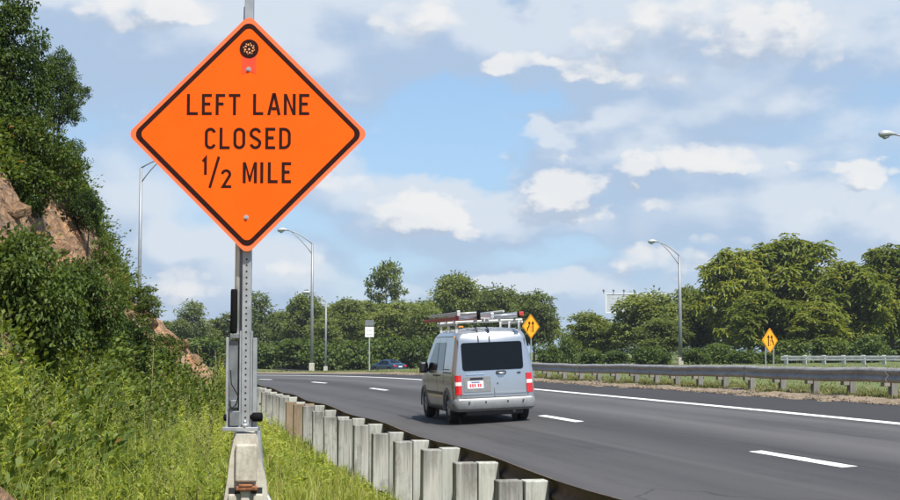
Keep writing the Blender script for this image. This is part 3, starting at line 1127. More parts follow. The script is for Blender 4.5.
def build_sign():
    C = at(248.0, 134.0, SGN_Y)
    root = empty('road_sign', C, 0, 'large orange diamond sign reading LEFT LANE CLOSED 1/2 MILE', 'sign')
    half = 237.5 / PXM / 2 + .055 * .4142
    MB().prism(round_square(half, .055), .004).build('panel', 'sign_margin', root)
    # orange face and black border stand proud, each a sheet of its own
    hb = half - .040
    outer, inner = round_square(hb, .060), round_square(hb - .046, .045)
    b = MB()
    n = len(outer)
    for y0 in (-.003,):
        vo = [b.bm.verts.new((x, y0, z)) for x, z in outer]
        vi = [b.bm.verts.new((x, y0, z)) for x, z in inner]
        vob = [b.bm.verts.new((x, 0.0, z)) for x, z in outer]
        vib = [b.bm.verts.new((x, 0.0, z)) for x, z in inner]
        for i in range(n):
            j = (i + 1) % n
            b.bm.faces.new((vo[i], vo[j], vi[j], vi[i]))
            b.bm.faces.new((vo[j], vo[i], vob[i], vob[j]))
            b.bm.faces.new((vi[i], vi[j], vib[j], vib[i]))
    b.build('border', 'sign_black', root)
    MB().prism([(x * .999, z * .999) for x, z in inner], .002, Matrix.Translation((0, -.0022, 0))).build('face', 'sign_orange', root)
    # lettering, placed from the photograph (crop scale 3.572, origin 160,80; sign centre 248,134)
    k = 3.572
    def X(v):
        return (160 + v / k - 248.0) / PXM
    def Z(v):
        return -(80 + v / k - 134.0) / PXM
    w = .0222
    rows = [([('L', 93, 133), ('E', 147, 183), ('F', 197, 231), ('T', 244, 286), ('L', 332, 369), ('A', 383, 432), ('N', 443, 486), ('E', 498, 535)], 47, 124),
            ([('C', 159, 199), ('L', 212, 249), ('O', 262, 305), ('S', 320, 363), ('E', 377, 413), ('D', 427, 469)], 170, 248),
            ([('M', 297, 348), ('I', 360, 371), ('L', 387, 423), ('E', 437, 471)], 295, 371),
            ([('1', 153, 168)], 275, 341), ([('2', 218, 256)], 320, 389), ([('/', 174, 215)], 275, 388)]
    for glyphs, ya, yb in rows:
        for ch, xa, xb in glyphs:
            m = MB()
            q = 0
            for poly, closed in glyph(ch, X(xa), X(xb), Z(yb), Z(ya), w):
                if poly == 'poly':
                    m.prism(closed, .0016, Matrix.Translation((0, -.0038, 0)))
                    continue
                m.strip(poly, w if ch not in '/12' else w * .92, .0016 + .0003 * q, Matrix.Translation((0, -.0038 - .0003 * q, 0)), closed)
                q += 1
            nm = {'1': 'digit', '2': 'digit', '/': 'slash'}.get(ch, 'letter')
            m.build(nm, 'sign_black', root)
    # round sticker and red tab near the top corner
    cz = (134 - 47) / PXM
    cx = .5 / PXM
    tabp = [(cx - .052, cz - .05), (cx + .052, cz - .05), (cx + .052, cz - .190), (cx + .03, cz - .178), (cx, cz - .172), (cx - .03, cz - .178), (cx - .052, cz - .190)]
    MB().prism(tabp, .0016, Matrix.Translation((0, -.0038, 0))).build('red_tab', 'sticker_red', root)
    st = MB().prism(disc_poly(cx, cz, .070, 28), .003, Matrix.Translation((0, -.0062, 0))).build('round_sticker', 'sign_black', root)
    fl = MB()
    rng = random.Random(2)
    for i in range(8):
        a = R(45 * i + 12)
        for rr, sz in ((.030, .0085), (.040, .005)):
            aa = a + (R(20) if rr > .035 else 0)
            x, z = cx + rr * math.cos(aa), cz + rr * math.sin(aa)
            pts = [(x + sz * rng.uniform(.7, 1.2) * math.cos(aa + R(72 * q)), z + sz * rng.uniform(.7, 1.2) * math.sin(aa + R(72 * q))) for q in range(5)]
            fl.prism(pts, .001, Matrix.Translation((0, -.0073, 0)))
    fl.prism([(cx + .009 * math.cos(R(60 * q)), cz - .004 + .009 * math.sin(R(60 * q))) for q in range(6)], .001, Matrix.Translation((0, -.0073, 0)))
    fl.build('sticker_print', 'fleck_tan', st)
    for bx, bz in ((0.0, (134 - 68) / PXM), (-1.0 / PXM, (134 - 218.5) / PXM)):
        m = MB().tube([(bx, -.014, bz), (bx, 0, bz)], .011, 10)
        m.tube([(bx, -.0055, bz), (bx, -.0035, bz)], .018, 12)
        m.build('bolt', 'galvanised', root)

    # --- the stand, clamped over the barrier
    base_top = at(245, 432, SGN_Y + .02).z
    zt = lambda py: at(245, py, SGN_Y).z
    st0 = at(245, 432, SGN_Y + .05)
    stand = empty('sign_stand', st0, 0, 'galvanised sign stand with perforated mast clamped on the concrete barrier', 'sign stand')
    def lx(px):
        return at(px, 380, SGN_Y + .05).x - st0.x
    def lz(py):
        return at(245, py, SGN_Y + .05).z - st0.z
    # perforated mast, straight up behind the sign and beyond its top corner
    mx = (lx(241.3) + lx(250.0)) / 2
    hw = (lx(250) - lx(241.3)) / 2
    mast = MB().box((mx - hw, 0, .02), (mx + hw, 2 * hw, lz(-12)), .004).build('mast', 'galvanised', stand)
    hm = MB()
    z = .06
    while z < lz(255):
        hm.prism(disc_poly(mx, z, .0075, 8), .001, Matrix.Translation((0, -.0012, 0)))
        z += .0445
    hm.build('mast_holes', 'hole_dark', mast)['kind'] = 'stuff'
    # outer sleeve: two flanges beside the mast
    sl = MB()
    sl.box((mx - hw - .014, -.006, .03), (mx - hw - .002, .05, lz(331)), .002)
    sl.box((mx + hw + .002, -.006, .03), (mx + hw + .014, .05, lz(331)), .002)
    sl.box((mx + hw + .016, .02, .02), (mx + hw + .045, .06, lz(338)), .003)
    sl.build('sleeve', 'galvanised', stand)
    # smooth second tube, a little behind and to the left
    r = (lx(239) - lx(231.8)) / 2
    t2 = MB().tube([(lx(235.6), .075, lz(420)), (lx(236.2), .075, lz(240)), (lx(242.5), .075, lz(5))], r, 16)
    t2.build('brace_tube', 'aluminium', stand)
    MB().box((lx(237.5), .05, lz(425)), (lx(241.5), .09, lz(240)), .002).build('shadow_strip', 'galvanised_dark', stand)  # dark strip standing in for the shadow between brace tube and mast
    g = MB().tube([(lx(232.6), .02, lz(334)), (lx(232.8), .02, lz(331)), (lx(232.9), .02, lz(291)), (lx(232.9), .02, lz(289))], [.020, .025, .025, .020], 14)
    g.build('black_grip', 'black_rubber', stand)
    MB().box((lx(229.5), .0, lz(338.5)), (lx(239), .05, lz(333.5)), .004).build('clamp', 'galvanised_dark', stand)
    MB().box((lx(225.8), -.01, .02), (lx(228.4), .06, lz(337.5)), .003).build('side_flange', 'galvanised', stand)
    MB().box((lx(228.6), .03, .03), (lx(237.4), .04, lz(341)), .002).build('side_plate', 'galvanised_dark', stand)
    # winch box and cable loops low in the frame
    wb = MB()
    wb.box((lx(230), -.02, lz(426)), (lx(240), .025, lz(411)), .006)
    wb.box((lx(231), -.015, lz(408)), (lx(238), .02, lz(400)), .006)
    wb.build('winch_box', 'galvanised_dark', stand)
    cab = MB().tube([(lx(229.5), -.03, lz(404)), (lx(233), -.035, lz(408)), (lx(237), -.035, lz(404)), (lx(239), -.03, lz(396)), (lx(232), -.03, lz(384)), (lx(231), -.028, lz(370))], .004, 6)
    cab.build('cable', 'black_rubber', stand)
    k2 = MB().tube([(lx(252), .0, lz(417)), (lx(254), -.01, lz(417)), (lx(262), -.01, lz(417)), (lx(263), -.01, lz(417))], [.02, .034, .034, .024], 14)
    k2.build('clamp_knob', 'black_rubber', stand)
    k3 = MB().tube([(lx(224.0), .0, lz(417.5)), (lx(224.5), .0, lz(417.5)), (lx(227), .0, lz(417.5))], [.018, .026, .026], 12)
    k3.build('clamp_knob', 'black_rubber', stand)
    sad = MB()
    sad.box((lx(223.5), -.045, lz(431)), (lx(259), .11, lz(427)), .004)
    sad.build('saddle_plate', 'galvanised', stand)
    nut = MB().tube([(mx, -.02, lz(427)), (mx, -.02, lz(423.5))], .03, 6)
    nut.tube([(mx, -.02, lz(424)), (mx, -.02, lz(420))], .012, 8)
    nut.build('clamp_nut', 'galvanised', stand)
    # leg down the right flank of the barrier
    pts = [(lx(255.5), .0, lz(431.5)), (lx(259.0), .0, lz(433)), (lx(260.5), .0, lz(452)), (lx(263.5), 0, lz(482)), (lx(267), 0, lz(530))]
    lg = MB()
    lg.strip([(p[0], p[2]) for p in pts], .030, .07, Matrix.Translation((0, -.03, 0)))
    lg.build('saddle_leg', 'galvanised', stand)
    st2 = MB().tube([(lx(262), -.02, lz(484)), (lx(274), -.06, lz(505)), (lx(284), -.1, lz(522))], .016, 8)
    st2.build('foot_strut', 'galvanised', stand)

    # --- concrete barrier under the stand, running away from the camera
    bt = at(246, 431.6, SGN_Y - .06)
    ang = -math.atan2(bt.x, bt.y)
    bar = empty('concrete_barrier', (bt.x, bt.y, bt.z - 1.02), ang, 'weathered concrete barrier end with a slot and rusty plate below the orange sign', 'barrier')
    sec = [(-.30, -.42), (.30, -.42), (.30, .07), (.20, .26), (.160, .52), (.148, .66), (.105, .82), (.088, .96), (.070, 1.0), (-.070, 1.0), (-.088, .96), (-.115, .82), (-.130, .68), (-.155, .52), (-.20, .26), (-.30, .07)]
    m = MB()
    D = 2.6
    front = [m.bm.verts.new((x, 0, z)) for x, z in sec]
    mid = [m.bm.verts.new((x * 1.02, .03, z)) for x, z in sec]
    back = [m.bm.verts.new((x, D, z)) for x, z in sec]
    nn = len(sec)
    m.bm.faces.new(front)
    m.bm.faces.new(back[::-1])
    for a, bb in ((front, mid), (mid, back)):
        for i in range(nn):
            j = (i + 1) % nn
            m.bm.faces.new((a[j], a[i], bb[i], bb[j]))
    m.build('barrier_block', 'concrete', bar)
    # end casting: pale raised cheek above, two cheeks beside the slot below
    MB().box((-.075, -.035, .66), (.080, .0, .93), .014).build('end_pad', 'concrete', bar)
    rp = MB()
    rp.box((-.070, -.055, .600), (.085, .02, .632), .008)
    rp.box((-.05, -.060, .628), (.05, .0, .645), .006)
    rp.build('rusty_plate', 'rust', bar)
    MB().box((-.125, -.03, .30), (-.062, .0, .575), .012).build('end_cheek', 'concrete', bar)
    MB().box((.055, -.03, .30), (.125, .0, .575), .012).build('end_cheek', 'concrete', bar)
    MB().box((-.035, -.022, .30), (.030, .0, .60), .012).build('slot_key', 'concrete', bar)
    MB().box((-.120, -.006, .575), (-.040, .0, .62), .004).build('slot', 'hole_dark', bar)
    MB().box((.040, -.006, .575), (.120, .0, .62), .004).build('slot', 'hole_dark', bar)


build_sign()


# ------------------------------------------------------------------ vehicles
class Body:
    """lofted vehicle body: local x right, y forward (0 = rear bumper line), z up"""
    def __init__(self, length, top, hw_low, hw_top, z_low, z_belt, corner, lean, nose=.35, tail=.10):
        self.__dict__.update(locals())

    def roof(self, y):
        return float(np.interp(y, *self.top))

    def hw(self, y, z):
        base = self.hw_low
        # plan taper at nose and tail
        k = 1.0
        if y < self.tail:
            k -= .10 * (1 - y / self.tail) ** 2
        yn = self.length - y
        if yn < self.nose * 2.2:
            k -= .16 * (1 - yn / (self.nose * 2.2)) ** 2
        top = self.roof(y)
        w = base
        if z > self.z_belt:
            w = base - (base - self.hw_top) * min(1.0, (z - self.z_belt) / max(.05, self.top_max() - self.z_belt))
        elif z < self.z_low + .25:
            w = base - .05 * ((self.z_low + .25 - z) / .25) ** 1.5
        return w * k

    def top_max(self):
        return max(self.top[1])

    def lean_y(self, y, z):
        f = max(0.0, 1 - y / 1.2)
        return float(np.interp(z, *self.lean)) * f

    def ring(self, y):
        top = self.roof(y)
        r = min(self.corner, (top - self.z_low) * .4)
        zs = list(np.linspace(self.z_low, top - r, 12))
        pts = [(0.0, self.z_low - .0)]
        for z in zs:
            pts.append((self.hw(y, z), z))
        w = self.hw(y, top - r)
        for k in range(1, 6):
            a = R(90) * k / 6
            pts.append((w - r + r * math.cos(a), top - r + r * math.sin(a)))
        pts.append(((w - r) * .75, top + .012))
        pts.append(((w - r) * .35, top + .028))
        pts.append((0.0, top + .032))
        return pts

    def mesh(self, name, ys):
        bm = bmesh.new()
        rings = []
        for y in ys:
            pts = self.ring(y)
            rr = []
            full = pts + [(-x, z) for x, z in pts[-2:0:-1]]
            for x, z in full:
                rr.append(bm.verts.new((x, y + self.lean_y(y, z), z)))
            rings.append(rr)
        n = len(rings[0])
        for a, b in zip(rings, rings[1:]):
            for i in range(n):
                j = (i + 1) % n
                bm.faces.new((a[i], a[j], b[j], b[i])).smooth = True
        m = n // 2
        for rr in (rings[0], rings[-1]):
            for i in range(m):
                i2, j2 = (n - i) % n, (n - i - 1) % n
                ids = [rr[i], rr[i + 1], rr[j2], rr[i2]]
                u = []
                for v in ids:
                    if v not in u:
                        u.append(v)
                if len(u) >= 3:
                    bm.faces.new(u).smooth = True
        bmesh.ops.recalc_face_normals(bm, faces=bm.faces)
        me = bpy.data.meshes.new(name)
        bm.to_mesh(me)
        bm.free()
        return me

    def side_panel(self, side, y0, y1, z0f, z1f, off=.006, thick=.004, ny=10, nz=6):
        """a curved panel on the flank; z0f, z1f give lower and upper edge as functions of y"""
        v, q = [], []
        for i in range(ny + 1):
            y = y0 + (y1 - y0) * i / ny
            for j in range(nz + 1):
                z = z0f(y) + (z1f(y) - z0f(y)) * j / nz
                top = self.roof(y)
                r = min(self.corner, (top - self.z_low) * .4)
                w = self.hw(y, min(z, top - r))
                if z > top - r:
                    zz = min(.999, (z - top + r) / r)
                    w = w - r + r * math.sqrt(1 - zz * zz)
                v.append((side * (w + off), y + self.lean_y(y, z), z))
        for i in range(ny):
            for j in range(nz):
                a = i * (nz + 1) + j
                q.append((a, a + 1, a + nz + 2, a + nz + 1) if side < 0 else (a, a + nz + 1, a + nz + 2, a + 1))
        return np_mesh('panel', v, quads=q, smooth=True)


def cut_arches(me, length, axles, hw, rad, zc):
    """round wheel openings through the body"""
    ob = bpy.data.objects.new('tmp_body', me)
    COL.objects.link(ob)
    cuts = []
    for y in axles:
        for sgn in (-1, 1):
            m = MB().tube([(sgn * (hw - .26), y, zc), (sgn * (hw + .2), y, zc)], rad, 28).mesh('cut')
            c = bpy.data.objects.new('tmp_cut', m)
            COL.objects.link(c)
            md = ob.modifiers.new('b', 'BOOLEAN')
            md.operation = 'DIFFERENCE'
            md.object = c
            md.solver = 'EXACT'
            cuts.append(c)
    dg = bpy.context.evaluated_depsgraph_get()
    out = bpy.data.meshes.new_from_object(ob.evaluated_get(dg))
    bpy.data.objects.remove(ob)
    for c in cuts:
        bpy.data.objects.remove(c)
    return out


def wheel(root, x, y, r, side, hubm='hubcap', w=.2):
    t = MB()
    prof_r = [(0, r * .62), (.0, r * .92), (.03, r), (w - .03, r), (w, r * .92), (w, r * .62)]
    seg = 28
    rings = []
    for dx, rr in prof_r:
        rings.append([t.bm.verts.new((side * (w / 2 - dx), rr * math.cos(2 * math.pi * k / seg), rr * math.sin(2 * math.pi * k / seg))) for k in range(seg)])
    for a, b in zip(rings, rings[1:] + rings[:1]):
        for k in range(seg):
            t.bm.faces.new((a[k], a[(k + 1) % seg], b[(k + 1) % seg], b[k]))
    wh = t.build('wheel', 'tyre', root, (x, y, r))
    h = MB()
    h.tube([(side * -.02, 0, 0), (side * (w / 2 - .035), 0, 0), (side * (w / 2 - .012), 0, 0)], [r * .63, r * .63, r * .5], 24)
    h.tube([(side * (w / 2 - .014), 0, 0), (side * (w / 2 + .004), 0, 0)], r * .16, 12)
    for k in range(7):
        a = 2 * math.pi * k / 7
        h.tube([(side * (w / 2 - .012), r * .15 * math.cos(a), r * .15 * math.sin(a)), (side * (w / 2 - .02), r * .58 * math.cos(a), r * .58 * math.sin(a))], r * .06, 5)
    h.build('rim', hubm, wh)
    return wh


def build_van():
    z_r = 32.3
    # rear axle line: rear bumper 0.0; body 4.55 long
    s_c = 8.7 - 1.64
    p0 = at(496, 417, z_r)
    s0, t0 = road_st(p0.x, p0.y)
    s_c = s0
    bank = math.atan2(float(prof(s_c + .9, t0)) - float(prof(s_c - .9, t0)), 1.8) * .75
    base = P(s_c, t0)
    van = empty('van', base, heading(t0), 'silver high-roof work van with ladders on its roof rack driving away', 'van')
    van.rotation_euler = (0, -bank, heading(t0) + R(-.5))
    B = Body(4.55, ([0, .03, .12, .5, 1.4, 2.3, 2.75, 3.2, 3.62, 3.75, 4.2, 4.42, 4.55], [1.90, 1.945, 1.985, 2.02, 2.04, 2.03, 1.93, 1.62, 1.20, 1.12, 1.04, .90, .66]),
             .895, .735, .27, 1.08, .16, ([.27, .55, 1.0, 1.7, 2.0], [-.01, 0.0, .03, .12, .20]))
    ys = [0, .012, .035, .08, .15, .3, .5, .8, 1.1, 1.4, 1.8, 2.2, 2.5, 2.75, 3.0, 3.2, 3.4, 3.62, 3.75, 4.0, 4.2, 4.35, 4.45, 4.52, 4.55]
    ax = (.82, 3.73)
    me = cut_arches(B.mesh('body', ys), 4.55, ax, .895, .375, .34)
    body = link('body', me, 'van_silver', van)
    # dark inner wheel wells
    # ---- rear: doors' seams, window, plate, lamps, bumper
    def ry(z):
        return B.lean_y(0, z)
    def rear(x0, x1, z0, z1, dy, mat, name, parent=van, round_=0.0, th=.012):
        """panel on the rear following its lean, dy proud"""
        m = MB()
        rad = round_
        pts = []
        if rad > 0:
            for (cx, cz, a0) in ((x1 - rad, z1 - rad, 0), (x0 + rad, z1 - rad, 90), (x0 + rad, z0 + rad, 180), (x1 - rad, z0 + rad, 270)):
                for k in range(5):
                    a = R(a0 + 90 * k / 4)
                    pts.append((cx + rad * math.cos(a), cz + rad * math.sin(a)))
        else:
            pts = [(x1, z0), (x1, z1), (x0, z1), (x0, z0)]
        f = [m.bm.verts.new((x, ry(z) - dy, z)) for x, z in pts]
        b = [m.bm.verts.new((x, ry(z) - dy + th, z)) for x, z in pts]
        m.bm.faces.new(f)
        for i in range(len(f)):
            j = (i + 1) % len(f)
            m.bm.faces.new((f[i], f[j], b[j], b[i]))
        return m.build(name, mat, parent)
    win = rear(-.675, .665, 1.135, 1.735, .010, 'dark_glass', 'rear_window', round_=.06)
    rear(-.005, .005, .56, 1.93, .0125, 'seam_dark', 'door_seam', th=.02)
    rear(-.70, .70, .547, .560, .012, 'seam_dark', 'door_seam', th=.02)
    for sx in (-1, 1):
        rear(sx * .735 - .004, sx * .735 + .004, .56, 1.80, .008, 'seam_dark', 'door_seam', th=.02)
    # raised swage line across the doors
    rear(-.69, -.02, .625, .66, .016, 'van_silver', 'door_swage', th=.02)
    rear(.02, .70, .625, .66, .016, 'van_silver', 'door_swage', th=.02)
    pl = rear(-.66, -.07, .68, 1.0, .010, 'bumper_silver', 'plate_recess', round_=.02)
    plate = rear(-.585, -.235, .755, .915, .016, 'plate_white', 'licence_plate', round_=.012)
    for i, (a, b) in enumerate(((-.54, -.505), (-.49, -.455), (-.44, -.405), (-.365, -.33), (-.318, -.283))):
        rear(a, b, .785, .855, .019, 'plate_red', 'plate_character', plate)
    rear(-.50, -.32, .872, .90, .019, 'plate_blue', 'plate_print', plate)
    rear(-.52, -.24, .955, .985, .026, 'black_plastic', 'plate_lamp', round_=.01, th=.03)
    rear(.05, .28, 1.035, 1.115, .014, 'black_plastic', 'door_handle_recess', round_=.035)
    hd = MB().tube([(.085, ry(1.06) - .02, 1.075), (.12, ry(1.06) - .045, 1.06), (.21, ry(1.06) - .045, 1.06), (.245, ry(1.06) - .02, 1.075)], .018, 8)
    hd.build('door_handle', 'chrome', van)
    rear(.52, .60, 1.045, 1.075, .018, 'black_plastic', 'lock_cover', round_=.014, th=.03)
    rear(.065, .092, .83, .86, .014, 'black_plastic', 'key_lock', round_=.012)
    rear(-.60, -.36, 1.05, 1.07, .014, 'chrome', 'name_badge')
    rear(-.34, -.20, 1.05, 1.07, .014, 'chrome', 'name_badge')
    # tail lamps wrap the corners
    for sx in (-1, 1):
        for (z0, z1, mt, nm) in ((.905, 1.045, 'tail_red', 'tail_light'), (.825, .903, 'tail_white', 'reverse_light'), (.63, .823, 'tail_red', 'tail_light')):
            m = MB()
            v = []
            for z in (z0, z1):
                row = []
                for (x, y) in ((.715, -.016), (.785, -.014), (.835, .005), (.868, .055), (.884, .13)):
                    row.append(m.bm.verts.new((sx * x, y + ry(z), z)))
                v.append(row)
            inner = []
            for z, row in zip((z0, z1), v):
                inner.append([m.bm.verts.new((sx * x, y + ry(z), z)) for (x, y) in ((.715, .03), (.785, .05), (.80, .06), (.82, .09), (.84, .13))])
            for i in range(4):
                m.bm.faces.new((v[0][i], v[0][i + 1], v[1][i + 1], v[1][i]))
                m.bm.faces.new((v[1][i], v[1][i + 1], inner[1][i + 1], inner[1][i]))
                m.bm.faces.new((v[0][i + 1], v[0][i], inner[0][i], inner[0][i + 1]))
            m.bm.faces.new((v[0][0], v[1][0], inner[1][0], inner[0][0]))
            m.build(nm, mt, van)
    # bumper: a rounded bar wrapping the corners
    bp = MB()
    path = [(-.893, .40), (-.893, .14), (-.872, .03), (-.80, -.055), (-.5, -.085), (0, -.095), (.5, -.085), (.80, -.055), (.872, .03), (.893, .14), (.893, .40)]
    secs = [(0.0, .30), (-.018, .33), (-.022, .44), (-.010, .515), (.012, .545), (.08, .545), (.08, .30)]
    rows = []
    for i, (x, y) in enumerate(path):
        a = Vector(path[max(0, i - 1)]); c = Vector(path[min(len(path) - 1, i + 1)])
        d = (c - a).normalized()
        nrm = Vector((d.y, -d.x))
        rows.append([bp.bm.verts.new((x + nrm.x * -o * -1 * -1, y + nrm.y * -o, z)) for o, z in secs])
    for a, c in zip(rows, rows[1:]):
        for i in range(len(secs)):
            j = (i + 1) % len(secs)
            bp.bm.faces.new((a[i], a[j], c[j], c[i])).smooth = i < 3
    bp.bm.faces.new(rows[0])
    bp.bm.faces.new(rows[-1][::-1])
    bumper = bp.build('rear_bumper', 'bumper_silver', van)
    for x in (-.58, -.22, .26, .60):
        MB().tube([(x, -.128, .47), (x, -.09, .47)], .016, 10).build('parking_sensor', 'black_plastic', bumper)
    MB().box((-.62, .06, .17), (.62, .5, .30), .02).build('underbody', 'black_plastic', van)
    MB().box((-.70, .5, .20), (.70, 4.3, .30), .02).build('chassis', 'black_plastic', van)
    MB().tube([(.42, .02, .24), (.42, .3, .24)], .03, 10).build('exhaust_pipe', 'galvanised_dark', van)
    # wheels and dark wells
    for y in ax:
        for sx in (-1, 1):
            wheel(van, sx * .775, y, .325, sx)
            MB().tube([(sx * .60, y, .34), (sx * .62, y, .34)], .37, 24).build('wheel_well', 'black_plastic', van)
            arch = MB()
            pts = [(y + .40 * math.cos(R(a)), .34 + .40 * math.sin(R(a))) for a in range(-8, 189, 14)]
            M = Matrix(((0, 1, 0, 0), (1, 0, 0, 0), (0, 0, 1, 0), (0, 0, 0, 1)))
            arch.strip(pts, .05, .03, Matrix.Translation((sx * .895 - .015, 0, 0)) @ M)
            arch.build('arch_trim', 'bumper_silver', van)
    # flanks: windows, seams, rub strip, handles
    for sx in (-1, 1):
        link('quarter_window', B.side_panel(sx, .42, 1.18, lambda y: 1.16, lambda y: 1.16 + .02, .005), 'black_plastic', van)
        link('rub_strip', B.side_panel(sx, 1.28, 3.28, lambda y: .60, lambda y: .665, .012), 'black_plastic', van)
        link('front_window', B.side_panel(sx, 2.02, 3.06, lambda y: 1.14, lambda y: min(1.76, 1.76 - max(0, y - 2.45) * .78), .006), 'dark_glass', van)
        link('side_window', B.side_panel(sx, 1.20, 1.92, lambda y: 1.14, lambda y: 1.76, .006), 'dark_glass', van)
        for y in (1.16, 1.97, 3.14):
            link('door_seam', B.side_panel(sx, y, y + .012, lambda yy: .36, lambda yy: 1.84 if y < 2.5 else 1.25, .004, ny=1, nz=12), 'seam_dark', van)
        link('door_track', B.side_panel(sx, .25, 1.16, lambda y: 1.085, lambda y: 1.115, .008, nz=1), 'black_plastic', van)
        link('roof_gutter', B.side_panel(sx, .2, 2.5, lambda y: 1.875, lambda y: 1.887, .006, nz=1), 'seam_dark', van)
        for y in (1.80, 2.14):
            MB().tube([(sx * .915, y - .08, 1.03), (sx * .935, y - .05, 1.03), (sx * .935, y + .05, 1.03), (sx * .915, y + .08, 1.03)], .016, 6).build('door_handle', 'black_plastic', van)
        m = MB().box((sx * .99 - .10, 3.02, 1.07), (sx * .99 + .10, 3.16, 1.33), .045)
        mir = m.build('wing_mirror', 'black_plastic', van)
        MB().tube([(sx * .84, 3.12, 1.13), (sx * .94, 3.10, 1.15)], .03, 8).build('mirror_arm', 'black_plastic', mir)
    MB().box((-.83, .06, 1.86), (-.80, .10, 1.89), .0).build('marker_lamp', 'amber', van)
    # windscreen, headlights
    wv, wq = [], []
    for j in range(9):
        y = 2.72 + (3.62 - 2.72) * j / 8
        z = B.roof(y) + .012
        w = B.hw(y, z - .15) - .12
        for i in range(7):
            x = -w + 2 * w * i / 6
            wv.append((x, y + .01, z + .03 * (1 - abs(x) / w)))
    for j in range(8):
        for i in range(6):
            a = j * 7 + i
            wq.append((a, a + 1, a + 8, a + 7))
    link('windscreen', np_mesh('windscreen', wv, quads=wq, smooth=True), 'dark_glass', van)
    for sx in (-1, 1):
        MB().box((sx * .60 - .12, 4.36, .72), (sx * .60 + .12, 4.50, .90), .04).build('headlight', 'tail_white', van)
    MB().box((-.74, 4.40, .32), (.74, 4.60, .56), .06).build('front_bumper', 'bumper_silver', van)

    # ---- roof rack (bolted on) and the ladders lying on it
    for y in (.42, 1.35, 2.25):
        b = MB()
        b.box((-.78, y - .022, 2.175), (.78, y + .022, 2.215), .010)
        for sx in (-1, 1):
            b.box((sx * .70 - .028, y - .025, 1.93), (sx * .70 + .028, y + .025, 2.17), .008)
        b.build('cross_bar', 'ladder_white', van)
    for sx in (-1, 1):
        MB().box((sx * .735 - .02, .25, 2.115), (sx * .735 + .02, 2.45, 2.165), .01).build('rack_rail', 'ladder_white', van)
    MB().box((-.66, .36, 2.07), (-.55, .40, 2.11), .01).build('side_marker', 'amber', van)
    for x in (-.285, -.04):
        rear(x - .012, x + .012, 1.74, 1.93, .018, 'seam_dark', 'tie_strap')
        MB().tube([(x, .20 + .0, 1.93), (x, .22, 2.035), (x, .45, 2.06)], .012, 5).build('tie_strap', 'seam_dark', van)
    MW = van.matrix_basis.copy()

    def ladder(label, x0, x1, y0, y1, z, rail_mat, rung_mat, hgt=.07):
        lo = empty('ladder', (0, 0, 0), 0, label, 'ladder', 'ladders on the van roof')
        lo.matrix_world = MW @ Matrix.Translation(((x0 + x1) / 2, y0, z))
        hw = (x1 - x0) / 2
        for sx in (-1, 1):
            MB().box((sx * hw - .014, 0, -hgt / 2), (sx * hw + .014, y1 - y0, hgt / 2), .005).build('side_rail', rail_mat, lo)
        n = int((y1 - y0) / .305)
        rm = MB().tube([(-hw + .02, 0, 0), (hw - .02, 0, 0)], .017, 8).mesh('rung')
        rm.materials.append(MATS[rung_mat])
        for k in range(n):
            link('rung', rm, None, lo).location = (0, .12 + k * .305, 0)
        for sx in (-1, 1):
            MB().box((sx * hw - .035, -.03, -.06), (sx * hw + .035, .05, .06), .01).build('end_cap', 'black_rubber' if sx > 0 else rail_mat, lo)
        return lo
    ladder('red fibreglass extension ladder along the left of the van roof, jutting forward', -.72, -.24, .18, 4.4, 2.275, 'ladder_red', 'aluminium')
    ladder('shorter pale ladder stacked on top of the red ladder', -.70, -.26, .10, 3.6, 2.375, 'ladder_white', 'ladder_white', .07)
    ladder('aluminium ladder with red tip along the right of the van roof', .02, .62, .02, 4.0, 2.30, 'aluminium', 'aluminium', .12)
    for lab, x, y0, y1, z, r in (('white conduit pipe lying between the two ladders on the van roof', -.10, .25, 3.3, 2.245, .026), ('thinner white conduit pipe beside the first on the van roof', -.035, .15, 3.0, 2.237, .018), ('white pipe lying on top of the right-hand ladder', .30, .12, 3.2, 2.385, .024)):
        pp = MB().tube([(0, 0, 0), (0, y1 - y0, 0)], r, 10).build('conduit_pipe', 'ladder_white')
        pp.matrix_world = MW @ Matrix.Translation((x, y0, z))
        tag(pp, lab, 'pipe', 'pipes on the van roof')
    lo = MB().box((.60, -.07, 2.27), (.70, .03, 2.36), .01).mesh('red_tip')
    link('red_tip', lo, 'ladder_red', van)


build_van()


